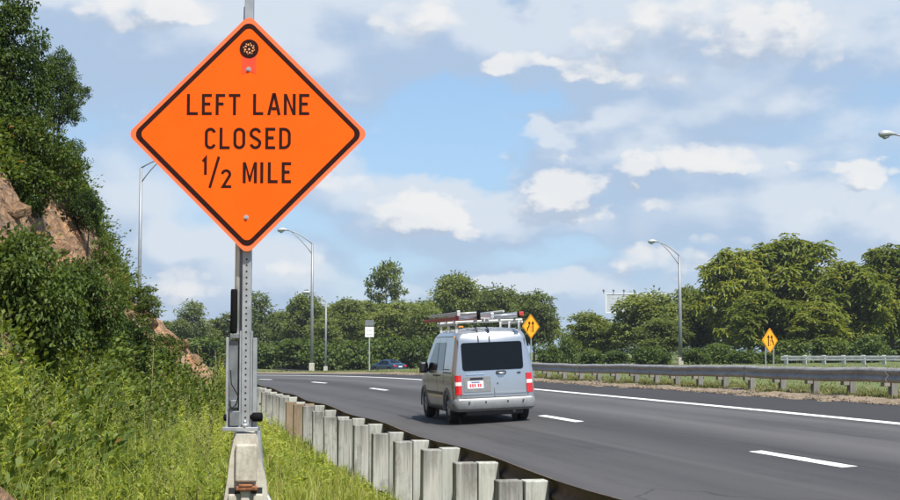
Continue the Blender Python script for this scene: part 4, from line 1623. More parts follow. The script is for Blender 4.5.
def build_car():
    base = at(388, 374.5, 165.0)
    s, t = road_st(base.x, base.y)
    base.z = float(right_h(s, t)) + .13
    rz = R(38)
    car = empty('car', base, rz, 'dark blue passenger car half hidden behind the grassy verge', 'car')
    L = 4.6
    B = Body(L, ([0, .05, .25, .75, 1.0, 1.5, 2.2, 2.7, 3.0, 3.5, 4.2, 4.5, 4.6], [.82, .98, 1.04, 1.10, 1.26, 1.45, 1.48, 1.40, 1.25, 1.02, .92, .80, .60]),
             .90, .62, .20, .92, .12, ([.2, .6, 1.0, 1.4], [0, 0, .04, .08]))
    ys = [0, .02, .05, .12, .25, .5, .75, .88, 1.0, 1.25, 1.5, 1.85, 2.2, 2.5, 2.7, 2.85, 3.0, 3.25, 3.5, 3.85, 4.2, 4.35, 4.5, 4.57, 4.6]
    me = cut_arches(B.mesh('body', ys), L, (.85, 3.6), .9, .36, .33)
    o = link('body', me, 'car_blue', car)
    o.location = (0, -L / 2, 0)
    for sx in (-1, 1):
        for (a, b, f) in ((1.05, 1.85, lambda y: min(1.36, 1.05 + (y - .95) * .62)), (1.90, 2.95, lambda y: min(1.36, 1.36 - max(0, y - 2.45) * .62))):
            link('side_window', B.side_panel(sx, a, b, lambda y: .96, f, .006), 'dark_glass', car).location = (0, -L / 2, 0)
        for y in (.85, 3.6):
            w = wheel(car, sx * .78, y - L / 2, .32, sx)
        MB().box((sx * .68 - .17, -L / 2 - .03, .70), (sx * .68 + .17, -L / 2 + .12, .88), .03).build('tail_light', 'tail_red', car)
        MB().box((sx * .98 - .08, .62, .98), (sx * .98 + .08, .74, 1.12), .03).build('wing_mirror', 'car_blue', car)
    v, q = [], []
    for j in range(6):
        y = .62 + (1.45 - .62) * j / 5
        z = B.roof(y) + .02
        w = B.hw(y, z) - .16
        for i in range(7):
            x = -w + 2 * w * i / 6
            v.append((x, y - L / 2 + .0, z + .03 * (1 - (x / w) ** 2)))
    for j in range(5):
        for i in range(6):
            a = j * 7 + i
            q.append((a, a + 1, a + 8, a + 7))
    link('rear_window', np_mesh('rear_window', v, quads=q, smooth=True), 'dark_glass', car)
    MB().box((-.80, -L / 2 - .05, .34), (.80, -L / 2 + .1, .58), .05).build('rear_bumper', 'car_blue', car)
    MB().box((-.25, -L / 2 - .035, .66), (.25, -L / 2 - .01, .80), .005).build('licence_plate', 'plate_white', car)


build_car()


# ------------------------------------------------------------------ street lights
def street_light(label, px, base_py, top_py, y, lamp_px, lamp_py, bottom=None, dia=.24, sink=.6):
    """px of the shaft, pixel row of its foot and head, distance, and where the lamp hangs"""
    top = at(px, top_py, y)
    foot = at(px, base_py, y)
    foot.x = top.x
    z0 = foot.z - sink
    root = empty('street_light', (foot.x, foot.y, z0), 0, label, 'street light', 'street lights along the highway')
    H = top.z - z0
    MB().tube([(0, 0, 0), (0, 0, H * .5), (0, 0, H)], [dia * .5, dia * .42, dia * .30], 12).build('pole', 'pole_steel', root)
    MB().box((-.22, -.22, 0), (.22, .22, .5 + sink), .03).build('base', 'concrete', root)
    lamp = at(lamp_px, lamp_py, y) - Vector((foot.x, foot.y, z0))
    dx, dz = lamp.x, lamp.z - H
    sg = math.copysign(1, dx)
    arm = MB()
    up = [(dx * k, 0, H + dz * (1 - (1 - k) ** 1.6)) for k in (0, .2, .4, .6, .8, 1.0)]
    lo = [(dx * k, 0, H - .9 + (dz + .9) * (1 - (1 - k) ** 1.5)) for k in (0, .2, .4, .6, .8)]
    lo[-1] = (up[4][0], 0, up[4][2] - .03)
    arm.tube(up, .045, 7)
    arm.tube(lo, .038, 7)
    arm.build('arm', 'pole_steel', root)
    # cobra head
    x1 = dx
    hd = MB()
    hd.tube([(x1 - sg * .15, 0, lamp.z), (x1, 0, lamp.z + .02), (x1 + sg * .18, 0, lamp.z + .04), (x1 + sg * .45, 0, lamp.z + .02), (x1 + sg * .68, 0, lamp.z - .02), (x1 + sg * .74, 0, lamp.z - .04)], [.06, .09, .15, .19, .14, .05], 12)
    h = hd.build('lamp_head', 'lamp_grey', root)
    MB().tube([(x1 + sg * .22, 0, lamp.z - .10), (x1 + sg * .42, 0, lamp.z - .16), (x1 + sg * .60, 0, lamp.z - .10)], [.08, .12, .07], 10).build('lens', 'lens_glass', h)


street_light('tall street light in front of the trees on the right of the road', 679.5, 363, 256, 136, 656, 241.5, dia=.38)
street_light('tall street light with arm to the left beside the orange sign', 312.5, 369, 244, 128, 286, 230, dia=.33)
street_light('smaller distant street light just right of the taller one', 326, 371, 302, 165, 309, 292.5, dia=.26)
street_light('street light rising behind the rocky hill with its arm to the right', 141, 362, 168, 88, 166, 158, dia=.26)
street_light('street light at the right edge of the picture, only its lamp showing', 936, 366, 160, 76, 893, 134, dia=.26)


# ------------------------------------------------------------------ small signs
def diamond_sign(label, px, py, y, half_px, yaw, posts, foot_py, left_arrow):
    c = at(px, py, y)
    half = half_px / F_PX * y
    foot = at(px, foot_py, y)
    root = empty('warning_sign', (c.x, c.y, foot.z - .6), yaw, label, 'sign')
    hz = c.z - (foot.z - .6)
    Mz = Matrix.Translation((0, 0, hz))
    MB().prism(round_square(half, .06), .02, Mz).build('panel', 'sign_yellow', root)
    k = half / 1.0
    b = MB()
    o, i = round_square(half * .95, .05), round_square(half * .90, .045)
    vo = [b.bm.verts.new((x, -.006, z + hz)) for x, z in o]
    vi = [b.bm.verts.new((x, -.006, z + hz)) for x, z in i]
    for q in range(len(o)):
        r = (q + 1) % len(o)
        b.bm.faces.new((vo[q], vo[r], vi[r], vi[q]))
    b.build('border', 'sign_black', root)
    # two arrows, one straight and one bending in
    w = .11 * k
    M1 = Mz @ Matrix.Translation((0, -.012, 0))
    a1 = MB().strip([(-.20 * k, -.45 * k), (-.20 * k, .22 * k)], w, .01, M1)
    a1.prism([(-.36 * k, .22 * k), (-.04 * k, .22 * k), (-.20 * k, .46 * k)], .01, M1)
    f = -1 if left_arrow else 1
    a2 = MB().strip([(.42 * k, -.36 * k), (.40 * k, -.16 * k), (.22 * k, .04 * k), (.20 * k, .22 * k)], w, .01, M1)
    a2.prism([(.04 * k, .22 * k), (.36 * k, .22 * k), (.20 * k, .46 * k)], .01, M1)
    a3 = MB().strip([(.02 * k, -.42 * k), (.02 * k, -.26 * k)], w * .45, .01, M1)
    a3.strip([(.02 * k, -.14 * k), (.02 * k, .02 * k)], w * .45, .01, M1)
    arr = [a1, a2, a3]
    for nm, m in zip(('straight_arrow', 'merging_arrow', 'lane_stripe'), arr):
        if f < 0:
            for v in m.bm.verts:
                v.co.x = -v.co.x
        m.build(nm, 'sign_black', root)
    for xo in posts:
        MB().box((xo - .035, .021, 0), (xo + .035, .085, hz + half * .3), .004).build('post', 'galvanised', root)


diamond_sign('yellow diamond merging lanes sign on two posts right of the street light', 770, 340.5, 100, 12.6, R(40), (-.42, .42), 367, False)
diamond_sign('yellow diamond merging lanes sign beside the rear of the silver van', 531, 326.5, 100, 12.4, R(42), (.05,), 371, True)


def white_sign():
    y = 113.0
    c = at(369.5, 332, y)
    foot = at(369.5, 366, y)
    root = empty('traffic_sign', (c.x, c.y, foot.z - .6), R(8), 'small white rectangular sign on a thin post in front of the trees', 'sign')
    hz = c.z - foot.z + .6
    w, h = 4.4 / F_PX * y, 5.1 / F_PX * y
    MB().box((-w, 0, hz - h), (w, .02, hz + h), .004).build('panel', 'sign_white', root)
    MB().box((-.04, .022, 0), (.04, .09, hz + h * .9), .004).build('post', 'galvanised', root)
    t = MB()
    for i in range(3):
        t.box((-.15 + i * .11, -.006, hz + .08), (-.08 + i * .11, -.001, hz + .20))
    for i in range(5):
        t.box((-.24 + i * .10, -.006, hz - .24), (-.17 + i * .10, -.001, hz - .12))
    t.build('lettering', 'letter_grey', root)
    MB().box((-w, .0, hz + h + .08), (w, .02, hz + h + .50), .004).build('back_panel', 'galvanised_dark', root)


white_sign()


def billboard():
    y = 205.0
    a = at(606, 293.5, y)
    b = at(668, 290, y)
    L = b.x - a.x
    zb = -2.0
    root = empty('billboard', (a.x, y, zb), R(4), 'white billboard top with small lamps showing above the trees', 'billboard')
    H = a.z - zb
    h = 2.7
    MB().box((0, 0, H - h), (L, .35, H), .03).build('panel', 'billboard_white', root)
    fr = MB()
    for z in (H - .10, H - h):
        fr.box((-.06, -.06, z), (L + .06, .0, z + .10), .01)
    for x in (-.06, L - .04):
        fr.box((x, -.062, H - h), (x + .10, -.002, H), .01)
    fr.build('frame', 'sign_white', root)
    t = MB()
    w = .16
    for ch, x0 in (('D', .55), ('A', 1.75)):
        q = 0
        for poly, cl in glyph(ch, x0, x0 + .95, H - 1.75, H - .45, w):
            t.strip(poly, w, .01 + .004 * q, Matrix.Translation((0, -.02 - .004 * q, 0)), cl)
            q += 1
    t.build('lettering', 'letter_grey', root)
    for i, px in enumerate((603.5, 613.5, 624, 634.5, 654.5)):
        x = (px - 606) / F_PX * y
        up = .35 if i < 4 else 1.0
        l = MB().tube([(x, -.1, H), (x, -.1, H + up)], .05, 6)
        l.tube([(x, -.1, H + up - .1), (x, -.1, H + up), (x, -.1, H + up + .16), (x, -.1, H + up + .22)], [.06, .15, .15, .06], 8)
        l.build('lamp', 'galvanised_dark', root)
    for x in (L * .2, L * .8):
        MB().tube([(x, .5, -1), (x, .5, H - .1)], .18, 8).build('support_post', 'pole_steel', root)


billboard()


# ------------------------------------------------------------------ foliage
def unit(v):
    return v / np.maximum(1e-6, np.linalg.norm(v, axis=-1, keepdims=True))


def leaf_arrays(pos, d, length, width, rs, droop=.25):
    """folded pointed leaves: pos (N,3), d (N,3) pointing direction"""
    n = len(pos)
    d = unit(d)
    up = unit(np.array([0, 0, 1.0]) + rs.normal(0, .55, (n, 3)))
    side = unit(np.cross(d, up))
    nrm = np.cross(side, d)
    L = np.asarray(length).reshape(-1, 1) * np.ones((n, 1))
    Wd = np.asarray(width).reshape(-1, 1) * np.ones((n, 1))
    base = pos
    midc = pos + d * L * .48
    tip = pos + d * L - nrm * L * droop
    f = nrm * Wd * .22
    v = np.stack([base, midc + side * Wd * .5 + f, tip, midc - side * Wd * .5 + f], 1).reshape(-1, 3)
    q = np.arange(n * 4).reshape(-1, 4)
    return v, q


def sphere_dirs(n, rs, up_bias=0.0):
    d = rs.normal(0, 1, (n, 3))
    d[:, 2] += up_bias
    return unit(d)


def limb_tubes(mb, start, ends, rs, r0, r1=.02, wob=.25):
    for e in ends:
        a, b = Vector(start(e)), Vector(e)
        m = (a + b) / 2 + Vector(rs.normal(0, 1, 3)) * wob * .3
        m.z -= (b - a).length * .06
        mb.tube([a, m, b], [r0, r0 * .6, r1], 5, cap=False)


def make_tree_meshes(seed, height=10.0, rad=4.0, crown_lo=.18, n_lobes=14, clumps=260, per=34, leaf=(.42, .26), clump_r=.6, style='leafy', lean=0.0, sparse=0.0, lobe_r=(.26, .44), trunk_r=.16):
    rs = np.random.RandomState(seed)
    lobes = []
    for k in range(n_lobes):
        f = (k + .5) / n_lobes
        h = height * (crown_lo + (1 - crown_lo) * (.12 + .80 * f))
        env = math.sin(math.pi * min(1, .16 + .80 * f)) ** .7
        a = k * 2.4 + rs.uniform(-.5, .5)
        rr = rad * env * rs.uniform(.35, .72)
        lr = rad * rs.uniform(*lobe_r) * (.62 + .5 * env)
        lobes.append((np.array([rr * math.cos(a) + lean * f, rr * math.sin(a), min(h, height - lr * .78)]), lr))
    vol = np.array([l[1] ** 2 for l in lobes])
    pick = rs.choice(len(lobes), clumps, p=vol / vol.sum())
    cd = sphere_dirs(clumps, rs, .35)
    C = np.array([lobes[i][0] for i in pick]) + cd * np.array([lobes[i][1] for i in pick])[:, None] * rs.uniform(.62, 1.08, (clumps, 1)) * np.array([1, 1, .82])
    # out at the rim the crown is ragged
    C += rs.normal(0, .10 * rad * .3, C.shape)
    C[:, 2] = np.minimum(C[:, 2], height)
    V, Q, nv = [], [], 0
    if style == 'leafy':
        n = clumps * per
        ci = np.repeat(np.arange(clumps), per)
        size = rs.uniform(.6, 1.35, clumps)[ci][:, None]
        o = rs.normal(0, 1, (n, 3)) * np.array([.55, .55, .34]) * clump_r * size
        pos = C[ci] + o
        d = unit(o + cd[ci] * .35 * clump_r + rs.normal(0, .25, (n, 3)) * clump_r)
        d[:, 2] -= .25
        v, q = leaf_arrays(pos, d, rs.uniform(.6, 1.25, n) * leaf[0], rs.uniform(.6, 1.2, n) * leaf[1], rs)
    else:
        # rosettes of drooping compound fronds
        n = clumps * per
        ci = np.repeat(np.arange(clumps), per)
        az = rs.uniform(0, 2 * math.pi, n)
        elv = rs.uniform(-.5, .75, n)
        d = np.stack([np.cos(az) * np.cos(elv), np.sin(az) * np.cos(elv), np.sin(elv)], -1)
        pos = C[ci] + d * .06 + rs.normal(0, .08, (n, 3))
        L = rs.uniform(.55, 1.15, n) * leaf[0]
        parts = []
        # each frond: five leaflets pairs merged as three narrow leaves along a drooping rib
        vs, qs = [], []
        off = 0
        for fr, wd, ll in ((0.0, 1.0, .55), (.38, .9, .5), (.70, .75, .42)):
            dd = d.copy()
            dd[:, 2] -= .10 + fr * .7
            dd = unit(dd)
            pp = pos + d * (L * fr)[:, None]
            pp[:, 2] -= L * fr * fr * .5
            v1, q1 = leaf_arrays(pp, dd, L * ll, leaf[1] * wd * rs.uniform(.7, 1.2, n), rs, .2)
            vs.append(v1)
            qs.append(q1 + off)
            off += len(v1)
        v, q = np.concatenate(vs), np.concatenate(qs)
    crown = np_mesh('crown', v, quads=q)
    # trunk and limbs
    mb = MB()
    bend = rs.uniform(-.25, .25, 2)
    tp = [Vector((0, 0, -1.2)), Vector((bend[0] * .4, bend[1] * .4, height * .25)), Vector((bend[0] + lean * .4, bend[1], height * .5)), Vector((bend[0] * .6 + lean * .8, bend[1] * .5, height * .86))]
    mb.tube(tp, [trunk_r * 1.25, trunk_r, trunk_r * .7, trunk_r * .18], 8)

    def st(e):
        f = max(.12, min(.75, e[2] / height - .22)) * height
        for a, b in zip(tp, tp[1:]):
            if a.z <= f <= b.z:
                k = (f - a.z) / (b.z - a.z)
                return a.lerp(b, k)
        return tp[-2]
    ends = [tuple(l[0]) for l in lobes]
    limb_tubes(mb, st, ends, rs, trunk_r * .45, trunk_r * .12, rad * .15)
    ends2 = [tuple(C[i]) for i in rs.choice(clumps, min(clumps, 40), replace=False)]

    def st2(e):
        k = min(range(len(lobes)), key=lambda i: np.sum((lobes[i][0] - np.array(e)) ** 2))
        return tuple(lobes[k][0])
    limb_tubes(mb, st2, ends2, rs, trunk_r * .16, trunk_r * .05, rad * .08)
    trunk = mb.mesh('trunk', recalc=False)
    return trunk, crown


TREES = {}


def tree_kind(key, leafm, barkm='bark', **kw):
    t, c = make_tree_meshes(**kw)
    t.materials.append(MATS[barkm])
    c.materials.append(MATS[leafm])
    TREES[key] = (t, c, kw.get('height', 10.0), kw.get('rad', 4.0))


def ground_z(x, y):
    s, t = road_st(x, y)
    return float(right_h(s, t)) if s > 3.5 else float(left_h(s, t))


def plant(name, label, cat, key, px, top_py, hw_px, y, group=None, rz=0.0, base_z=None, fit=False):
    top = at(px, top_py, y)
    tm, cm, H, rad = TREES[key]
    bz = ground_z(top.x, top.y) if base_z is None else base_z
    h = top.z - bz
    sc = hw_px / F_PX * y / rad
    root = empty(name, (top.x, top.y, bz), rz, label, cat, group)
    if fit:
        sz = min(max(h / H, sc * .75), sc * 1.35)
        root.location.z = top.z - sz * H
    else:
        sz = h / H
    root.scale = (sc, sc, sz)
    link('trunk', tm, None, root)
    link('crown', cm, None, root)
    return root


def project(p):
    """pixel of a world point"""
    v = Vector(p) - Vector((0, 0, EYE))
    c, s = math.cos(PITCH), math.sin(PITCH)
    fy = v.y * c + v.z * s
    fz = -v.y * s + v.z * c
    return CX + F_PX * v.x / fy, CY - F_PX * fz / fy


def build_far_trees():
    tree_kind('broad_a', 'leaf_far', seed=11)
    tree_kind('broad_b', 'leaf_far', seed=12, n_lobes=17, lobe_r=(.22, .38))
    tree_kind('broad_c', 'leaf_far', seed=13, n_lobes=12, clumps=280)
    tree_kind('pale', 'leaf_far_pale', 'bark_grey', seed=14, n_lobes=15, clumps=170, per=30, lobe_r=(.20, .34), clump_r=.55)
    tree_kind('sparse', 'leaf_far', 'bark_grey', seed=21, n_lobes=9, clumps=75, per=30, lobe_r=(.16, .32), crown_lo=.50, clump_r=.45, trunk_r=.13)
    tree_kind('sumac_a', 'leaf_sumac', seed=31, style='frond', clumps=430, per=14, leaf=(.80, .22), n_lobes=17, lobe_r=(.22, .40))
    tree_kind('sumac_b', 'leaf_sumac', seed=32, style='frond', clumps=430, per=14, leaf=(.80, .22), n_lobes=20, lobe_r=(.20, .36))
    tree_kind('sumac_c', 'leaf_sumac', seed=33, style='frond', clumps=420, per=14, leaf=(.85, .23), n_lobes=15)
    tree_kind('bush_a', 'leaf_low', seed=41, height=2.0, rad=1.6, crown_lo=.0, n_lobes=9, clumps=90, per=30, leaf=(.26, .16), clump_r=.3, trunk_r=.05)
    tree_kind('bush_b', 'leaf_low', seed=42, height=2.0, rad=1.6, crown_lo=.0, n_lobes=11, clumps=110, per=30, leaf=(.24, .14), clump_r=.28, trunk_r=.05)
    G = 'trees behind the highway'
    rows = [  # label, kind, px, top, half width px, distance
        ('pale loose tree just right of the rocky hill', 'pale', 192, 300, 26, 190),
        ('pale green tree showing behind the sign mast', 'pale', 252, 290, 30, 195),
        ('dark tree low behind the sign mast', 'broad_b', 222, 318, 28, 215),
        ('dense round tree behind the tall street light with the left arm', 'broad_a', 303, 294, 27, 205),
        ('dense tree right of the smaller distant street light', 'broad_c', 347, 300, 28, 215),
        ('tall thin open tree rising above the others over the white sign', 'sparse', 385, 261, 27, 222),
        ('broad dark tree right behind the white rectangular sign', 'broad_b', 395, 300, 34, 208),
        ('leafy tree above the blue car', 'broad_a', 428, 306, 30, 200),
        ('dark rounded tree behind the front of the van ladders', 'broad_c', 456, 275, 33, 215),
        ('dark tree behind the middle of the van roof', 'broad_a', 500, 287, 32, 212),
        ('dark tree behind the yellow sign by the van', 'broad_b', 534, 291, 27, 206),
        ('small dark tree between the two street lights on the left', 'broad_b', 322, 316, 22, 196),
        ('low round tree at the left end of the right-hand row', 'broad_b', 592, 312, 36, 165),
        ('broad green tree hiding the billboard', 'broad_a', 650, 293, 44, 160),
        ('dark tree directly behind the right street light', 'broad_c', 692, 288, 34, 166),
        ('tall yellow-green tree right of the right street light', 'sumac_b', 733, 249, 42, 158),
        ('tallest yellow-green tree, its crown the highest of the right-hand row', 'sumac_a', 792, 234, 58, 160),
        ('yellow-green tree with drooping fronds behind the pale far guardrail', 'sumac_c', 848, 262, 46, 152),
        ('yellow-green tree at the right edge of the picture', 'sumac_b', 890, 246, 48, 160),
        ('yellow-green tree leaving the picture on the right', 'sumac_a', 945, 252, 50, 156),
        ('smaller yellow-green tree low behind the yellow sign on two posts', 'sumac_c', 762, 292, 42, 148),
        ('low tree in front of the right-hand row below the tallest crown', 'sumac_b', 815, 302, 40, 147),
        ('green tree low on the left of the right street light', 'broad_c', 662, 318, 30, 152),
    ]
    rows += [
        ('back-row tree behind the rocky hill end', 'broad_c', 170, 322, 34, 240), ('back-row tree between the sign mast and the left street light', 'broad_a', 278, 312, 34, 240),
        ('back-row tree between the street light and the white sign', 'broad_b', 330, 304, 40, 243), ('back-row tree under the tall thin tree', 'broad_c', 372, 302, 40, 246),
        ('back-row tree left of the van ladders', 'broad_b', 425, 300, 40, 246), ('back-row tree behind the van roof', 'broad_a', 480, 292, 42, 246), ('back-row tree right of the van roof', 'broad_c', 520, 296, 40, 244),
        ('back-row tree closing the gap behind the yellow sign on two posts', 'broad_a', 750, 305, 56, 182), ('back-row tree below the tallest crown', 'broad_c', 820, 300, 60, 184), ('back-row tree behind the right edge', 'broad_b', 890, 300, 60, 182), ('back-row tree beyond the right edge', 'broad_a', 950, 300, 60, 182),
        ('back-row tree behind the gap left of the billboard', 'broad_a', 612, 326, 40, 200), ('back-row tree right of the billboard', 'broad_b', 684, 300, 40, 200)]
    rng = random.Random(7)
    for lab, k, px, top, hw, y in rows:
        plant('tree', lab, 'tree', k, px, top, hw, y, G, rng.uniform(0, 6.28))
    bushes = [(566, 338, 16, 150, 'pale bush in the gap between the two rows of trees'), (590, 349, 18, 140, 'low bush under the left end of the right-hand trees'),
              (618, 351, 16, 138, 'low bush below the billboard'), (646, 347, 17, 138, 'low bush left of the right street light'), (664, 352, 11, 132, 'small bush at the foot of the right street light, left side'),
              (694, 348, 15, 134, 'low bush right of the right street light'), (716, 344, 20, 138, 'rounded bush halfway between street light and yellow sign'), (745, 350, 16, 134, 'low bush just left of the yellow sign on two posts'),
              (768, 352, 14, 136, 'small bush behind the posts of the yellow sign'), (790, 340, 22, 142, 'bush right of the yellow sign under the tallest tree'), (830, 338, 24, 144, 'bush behind the middle of the pale far guardrail'), (872, 336, 26, 144, 'bush behind the right end of the pale far guardrail'),
              (902, 336, 34, 172, 'broad bush behind the far guardrail at the right edge'), (945, 334, 36, 172, 'broad bush beyond the right edge of the picture'), (860, 340, 34, 174, 'broad bush at the back below the tallest crown'), (548, 346, 14, 145, 'low bush just right of the van'), (415, 352, 18, 175, 'bush right behind the blue car'), (352, 353, 18, 178, 'bush left of the post of the white sign'), (300, 352, 22, 180, 'bush at the foot of the left street light'), (262, 356, 16, 178, 'bush right of the sign mast beyond the road'), (440, 350, 16, 170, 'bush hidden partly by the front of the van'),
              (330, 358, 14, 172, 'low bush at the foot of the smaller street light'), (200, 350, 24, 176, 'bush beyond the end of the rocky hill'), (384, 350, 16, 182, 'bush behind the roof of the blue car')]
    for i, (px, top, hw, y, lab) in enumerate(bushes):
        if px < 460:
            top, hw = top - 12, hw * 1.5
        plant('bush', lab, 'bush', 'bush_a' if i % 2 else 'bush_b', px, top, hw, y, 'bushes under the trees', rng.uniform(0, 6.28))


build_far_trees()
a = at(786, 366, 128); b = at(935, 364.5, 118)
a.z = ground_z(a.x, a.y) + .05; b.z = ground_z(b.x, b.y) + .05
straight_rail('pale far guardrail with white posts on the grass at the right', a, b, 1.86, 'rail_pale', 'rail_pale', post_w=.30)


# ------------------------------------------------------------------ hillside trees, shrubs and scrub
def bare_mask(px, py, grow=1.0):
    """where the photograph shows bare rock on the hill"""
    out = np.zeros(len(px), bool)
    for pts, w in (([(-10, 205), (30, 222), (60, 245), (100, 285)], (30, 11)), ([(116, 308), (150, 328), (186, 350), (208, 372)], (15, 11))):
        w = (w[0] * grow, w[1] * grow)
        for (x0, y0), (x1, y1) in zip(pts, pts[1:]):
            dx, dy = x1 - x0, y1 - y0
            k = np.clip(((px - x0) * dx + (py - y0) * dy) / (dx * dx + dy * dy), 0, 1)
            out |= np.hypot(px - x0 - k * dx, py - y0 - k * dy) < w[0] + (w[1] - w[0]) * k
    return out


def project_np(x, y, z):
    c, s_ = math.cos(PITCH), math.sin(PITCH)
    v = z - EYE
    fy = y * c + v * s_
    return CX + F_PX * x / fy, CY - F_PX * (-y * s_ + v * c) / fy


def build_hill_plants():
    tree_kind('hill_tree', 'leaf_hill_dark', seed=51, height=5.0, rad=2.4, crown_lo=.10, n_lobes=18, clumps=430, per=42, leaf=(.125, .085), clump_r=.24, trunk_r=.07, lobe_r=(.20, .36))
    tree_kind('hill_shrub', 'leaf_hill', seed=52, height=3.0, rad=1.8, crown_lo=.0, n_lobes=16, clumps=380, per=44, leaf=(.11, .07), clump_r=.2, trunk_r=.05, lobe_r=(.22, .40))
    tree_kind('hill_shrub_b', 'leaf_hill_dark', seed=53, height=2.0, rad=1.3, crown_lo=.0, n_lobes=13, clumps=220, per=40, leaf=(.10, .062), clump_r=.17, trunk_r=.04, lobe_r=(.22, .42))
    tree_kind('big_leaf_bush', 'leaf_bush', seed=54, height=2.0, rad=1.25, crown_lo=.0, n_lobes=17, clumps=380, per=32, leaf=(.105, .060), clump_r=.19, trunk_r=.035, lobe_r=(.24, .42))
    tree_kind('sapling', 'leaf_hill', seed=55, height=2.0, rad=.9, crown_lo=.0, n_lobes=10, clumps=110, per=34, leaf=(.10, .06), clump_r=.15, trunk_r=.03)
    G = 'shrubs and trees on the rocky hill'
    rng = random.Random(9)

    def on_hill(name, lab, cat, key, px, foot_py, top_py, hw_px, dist=None):
        p = hit_left(px, foot_py)
        if p is None:
            p = at(px, foot_py, dist or 40)
        y = dist or p.y
        foot = at(px, foot_py, y)
        bz = min(foot.z, ground_z(foot.x, foot.y) + .4)
        plant(name, lab, cat, key, px, top_py, hw_px, y, G, rng.uniform(0, 6.28), base_z=bz, fit=True)
    on_hill('tree', 'dark leafy tree on top of the rocky hill, cut by the top left corner', 'tree', 'hill_tree', 6, 165, -10, 66)
    on_hill('tree', 'branchy tree reaching to the right from the hilltop against the sky', 'tree', 'hill_tree', 60, 132, 50, 33)
    on_hill('shrub', 'thick shrub below the hilltop tree, overhanging the bare rock', 'shrub', 'hill_shrub', 28, 215, 112, 52)
    on_hill('shrub', 'shrub hanging over the right edge of the cliff above the bare rock', 'shrub', 'hill_shrub_b', 68, 225, 140, 24)
    on_hill('shrub', 'narrow shrub on the cliff edge halfway down the skyline', 'shrub', 'hill_shrub_b', 88, 262, 190, 22)
    on_hill('shrub', 'small shrub at the right foot of the cliff edge', 'shrub', 'sapling', 104, 288, 236, 16)
    on_hill('shrub', 'leafy shrub on the ledge in front of the pole behind the hill', 'shrub', 'sapling', 140, 322, 284, 26)
    on_hill('shrub', 'small shrub on the ledge left of the pole behind the hill', 'shrub', 'sapling', 120, 312, 278, 14)
    on_hill('bush', 'big dark bush with broad leaves at the left edge', 'bush', 'big_leaf_bush', 22, 372, 236, 62, 19.5)
    on_hill('bush', 'dark broad-leaved bush right of the biggest one', 'bush', 'big_leaf_bush', 82, 360, 262, 42, 21.5)
    on_hill('bush', 'rounded bush below the reddish rock ledge', 'bush', 'hill_shrub_b', 130, 372, 318, 34)
    on_hill('bush', 'small bush under the right tip of the rock ledge', 'bush', 'sapling', 168, 380, 332, 22)

    # scrub: leaf clumps over the hill wherever the rock is not bare
    rs = np.random.RandomState(61)
    N = 30000
    t = rs.uniform(9, 58, N)
    s = toe(t) - np.abs(rs.uniform(-.4, 11, N))
    x, y = road_xy(s, t)
    z = left_h(s, t)
    px, py = project_np(x, y, z)

    bare = bare_mask(px, py)
    for dz in (.2, .4):
        bare |= bare_mask(*project_np(x, y, z + dz), .8)
    wob = np.array([vnoise(a * .06, b * .06) for a, b in zip(px, py)])
    keep = (px > -60) & (px < 260) & (py > -40) & (~bare | (wob > .40))
    s, t, x, y, z, px = s[keep], t[keep], x[keep], y[keep], z[keep], px[keep]
    sel = rs.permutation(len(x))[:6500]
    x, y, z = x[sel], y[sel], z[sel]
    C = np.stack([x, y, z], -1)
    per = 22
    n = len(C) * per
    ci = np.repeat(np.arange(len(C)), per)
    o = rs.normal(0, 1, (n, 3)) * np.array([.17, .17, .15]) * rs.uniform(.6, 1.6, len(C))[ci][:, None]
    o[:, 2] = np.abs(o[:, 2]) * 1.2
    d = unit(o + np.array([0, 0, .05]) + rs.normal(0, .1, (n, 3)))
    v, q = leaf_arrays(C[ci] + o, d, rs.uniform(.07, .13, n), rs.uniform(.04, .075, n), rs)
    tag(link('hillside_scrub', np_mesh('scrub', v, quads=q), 'leaf_hill'), 'low green scrub covering the rocky hillside', kind='stuff')


build_hill_plants()


# loose rocks and ledges on the bare part of the hill
def rock_mesh(seed, sub=3):
    bm = bmesh.new()
    bmesh.ops.create_icosphere(bm, subdivisions=sub, radius=1.0)
    rs = np.random.RandomState(seed)
    planes = unit(rs.normal(0, 1, (16, 3)))
    dist = rs.uniform(.42, .78, 16)
    for v in bm.verts:
        p = np.array(v.co)
        for n_, d_ in zip(planes, dist):
            k = p @ n_
            if k > d_:
                p = p - n_ * (k - d_)
        p = p * (1 + .07 * float(fbm(p[0] * 5 + seed, p[1] * 5 + p[2] * 4)))
        v.co = p
    me = bpy.data.meshes.new('rock')
    bm.to_mesh(me)
    bm.free()
    me.materials.append(MATS['rock_cut'])
    return me


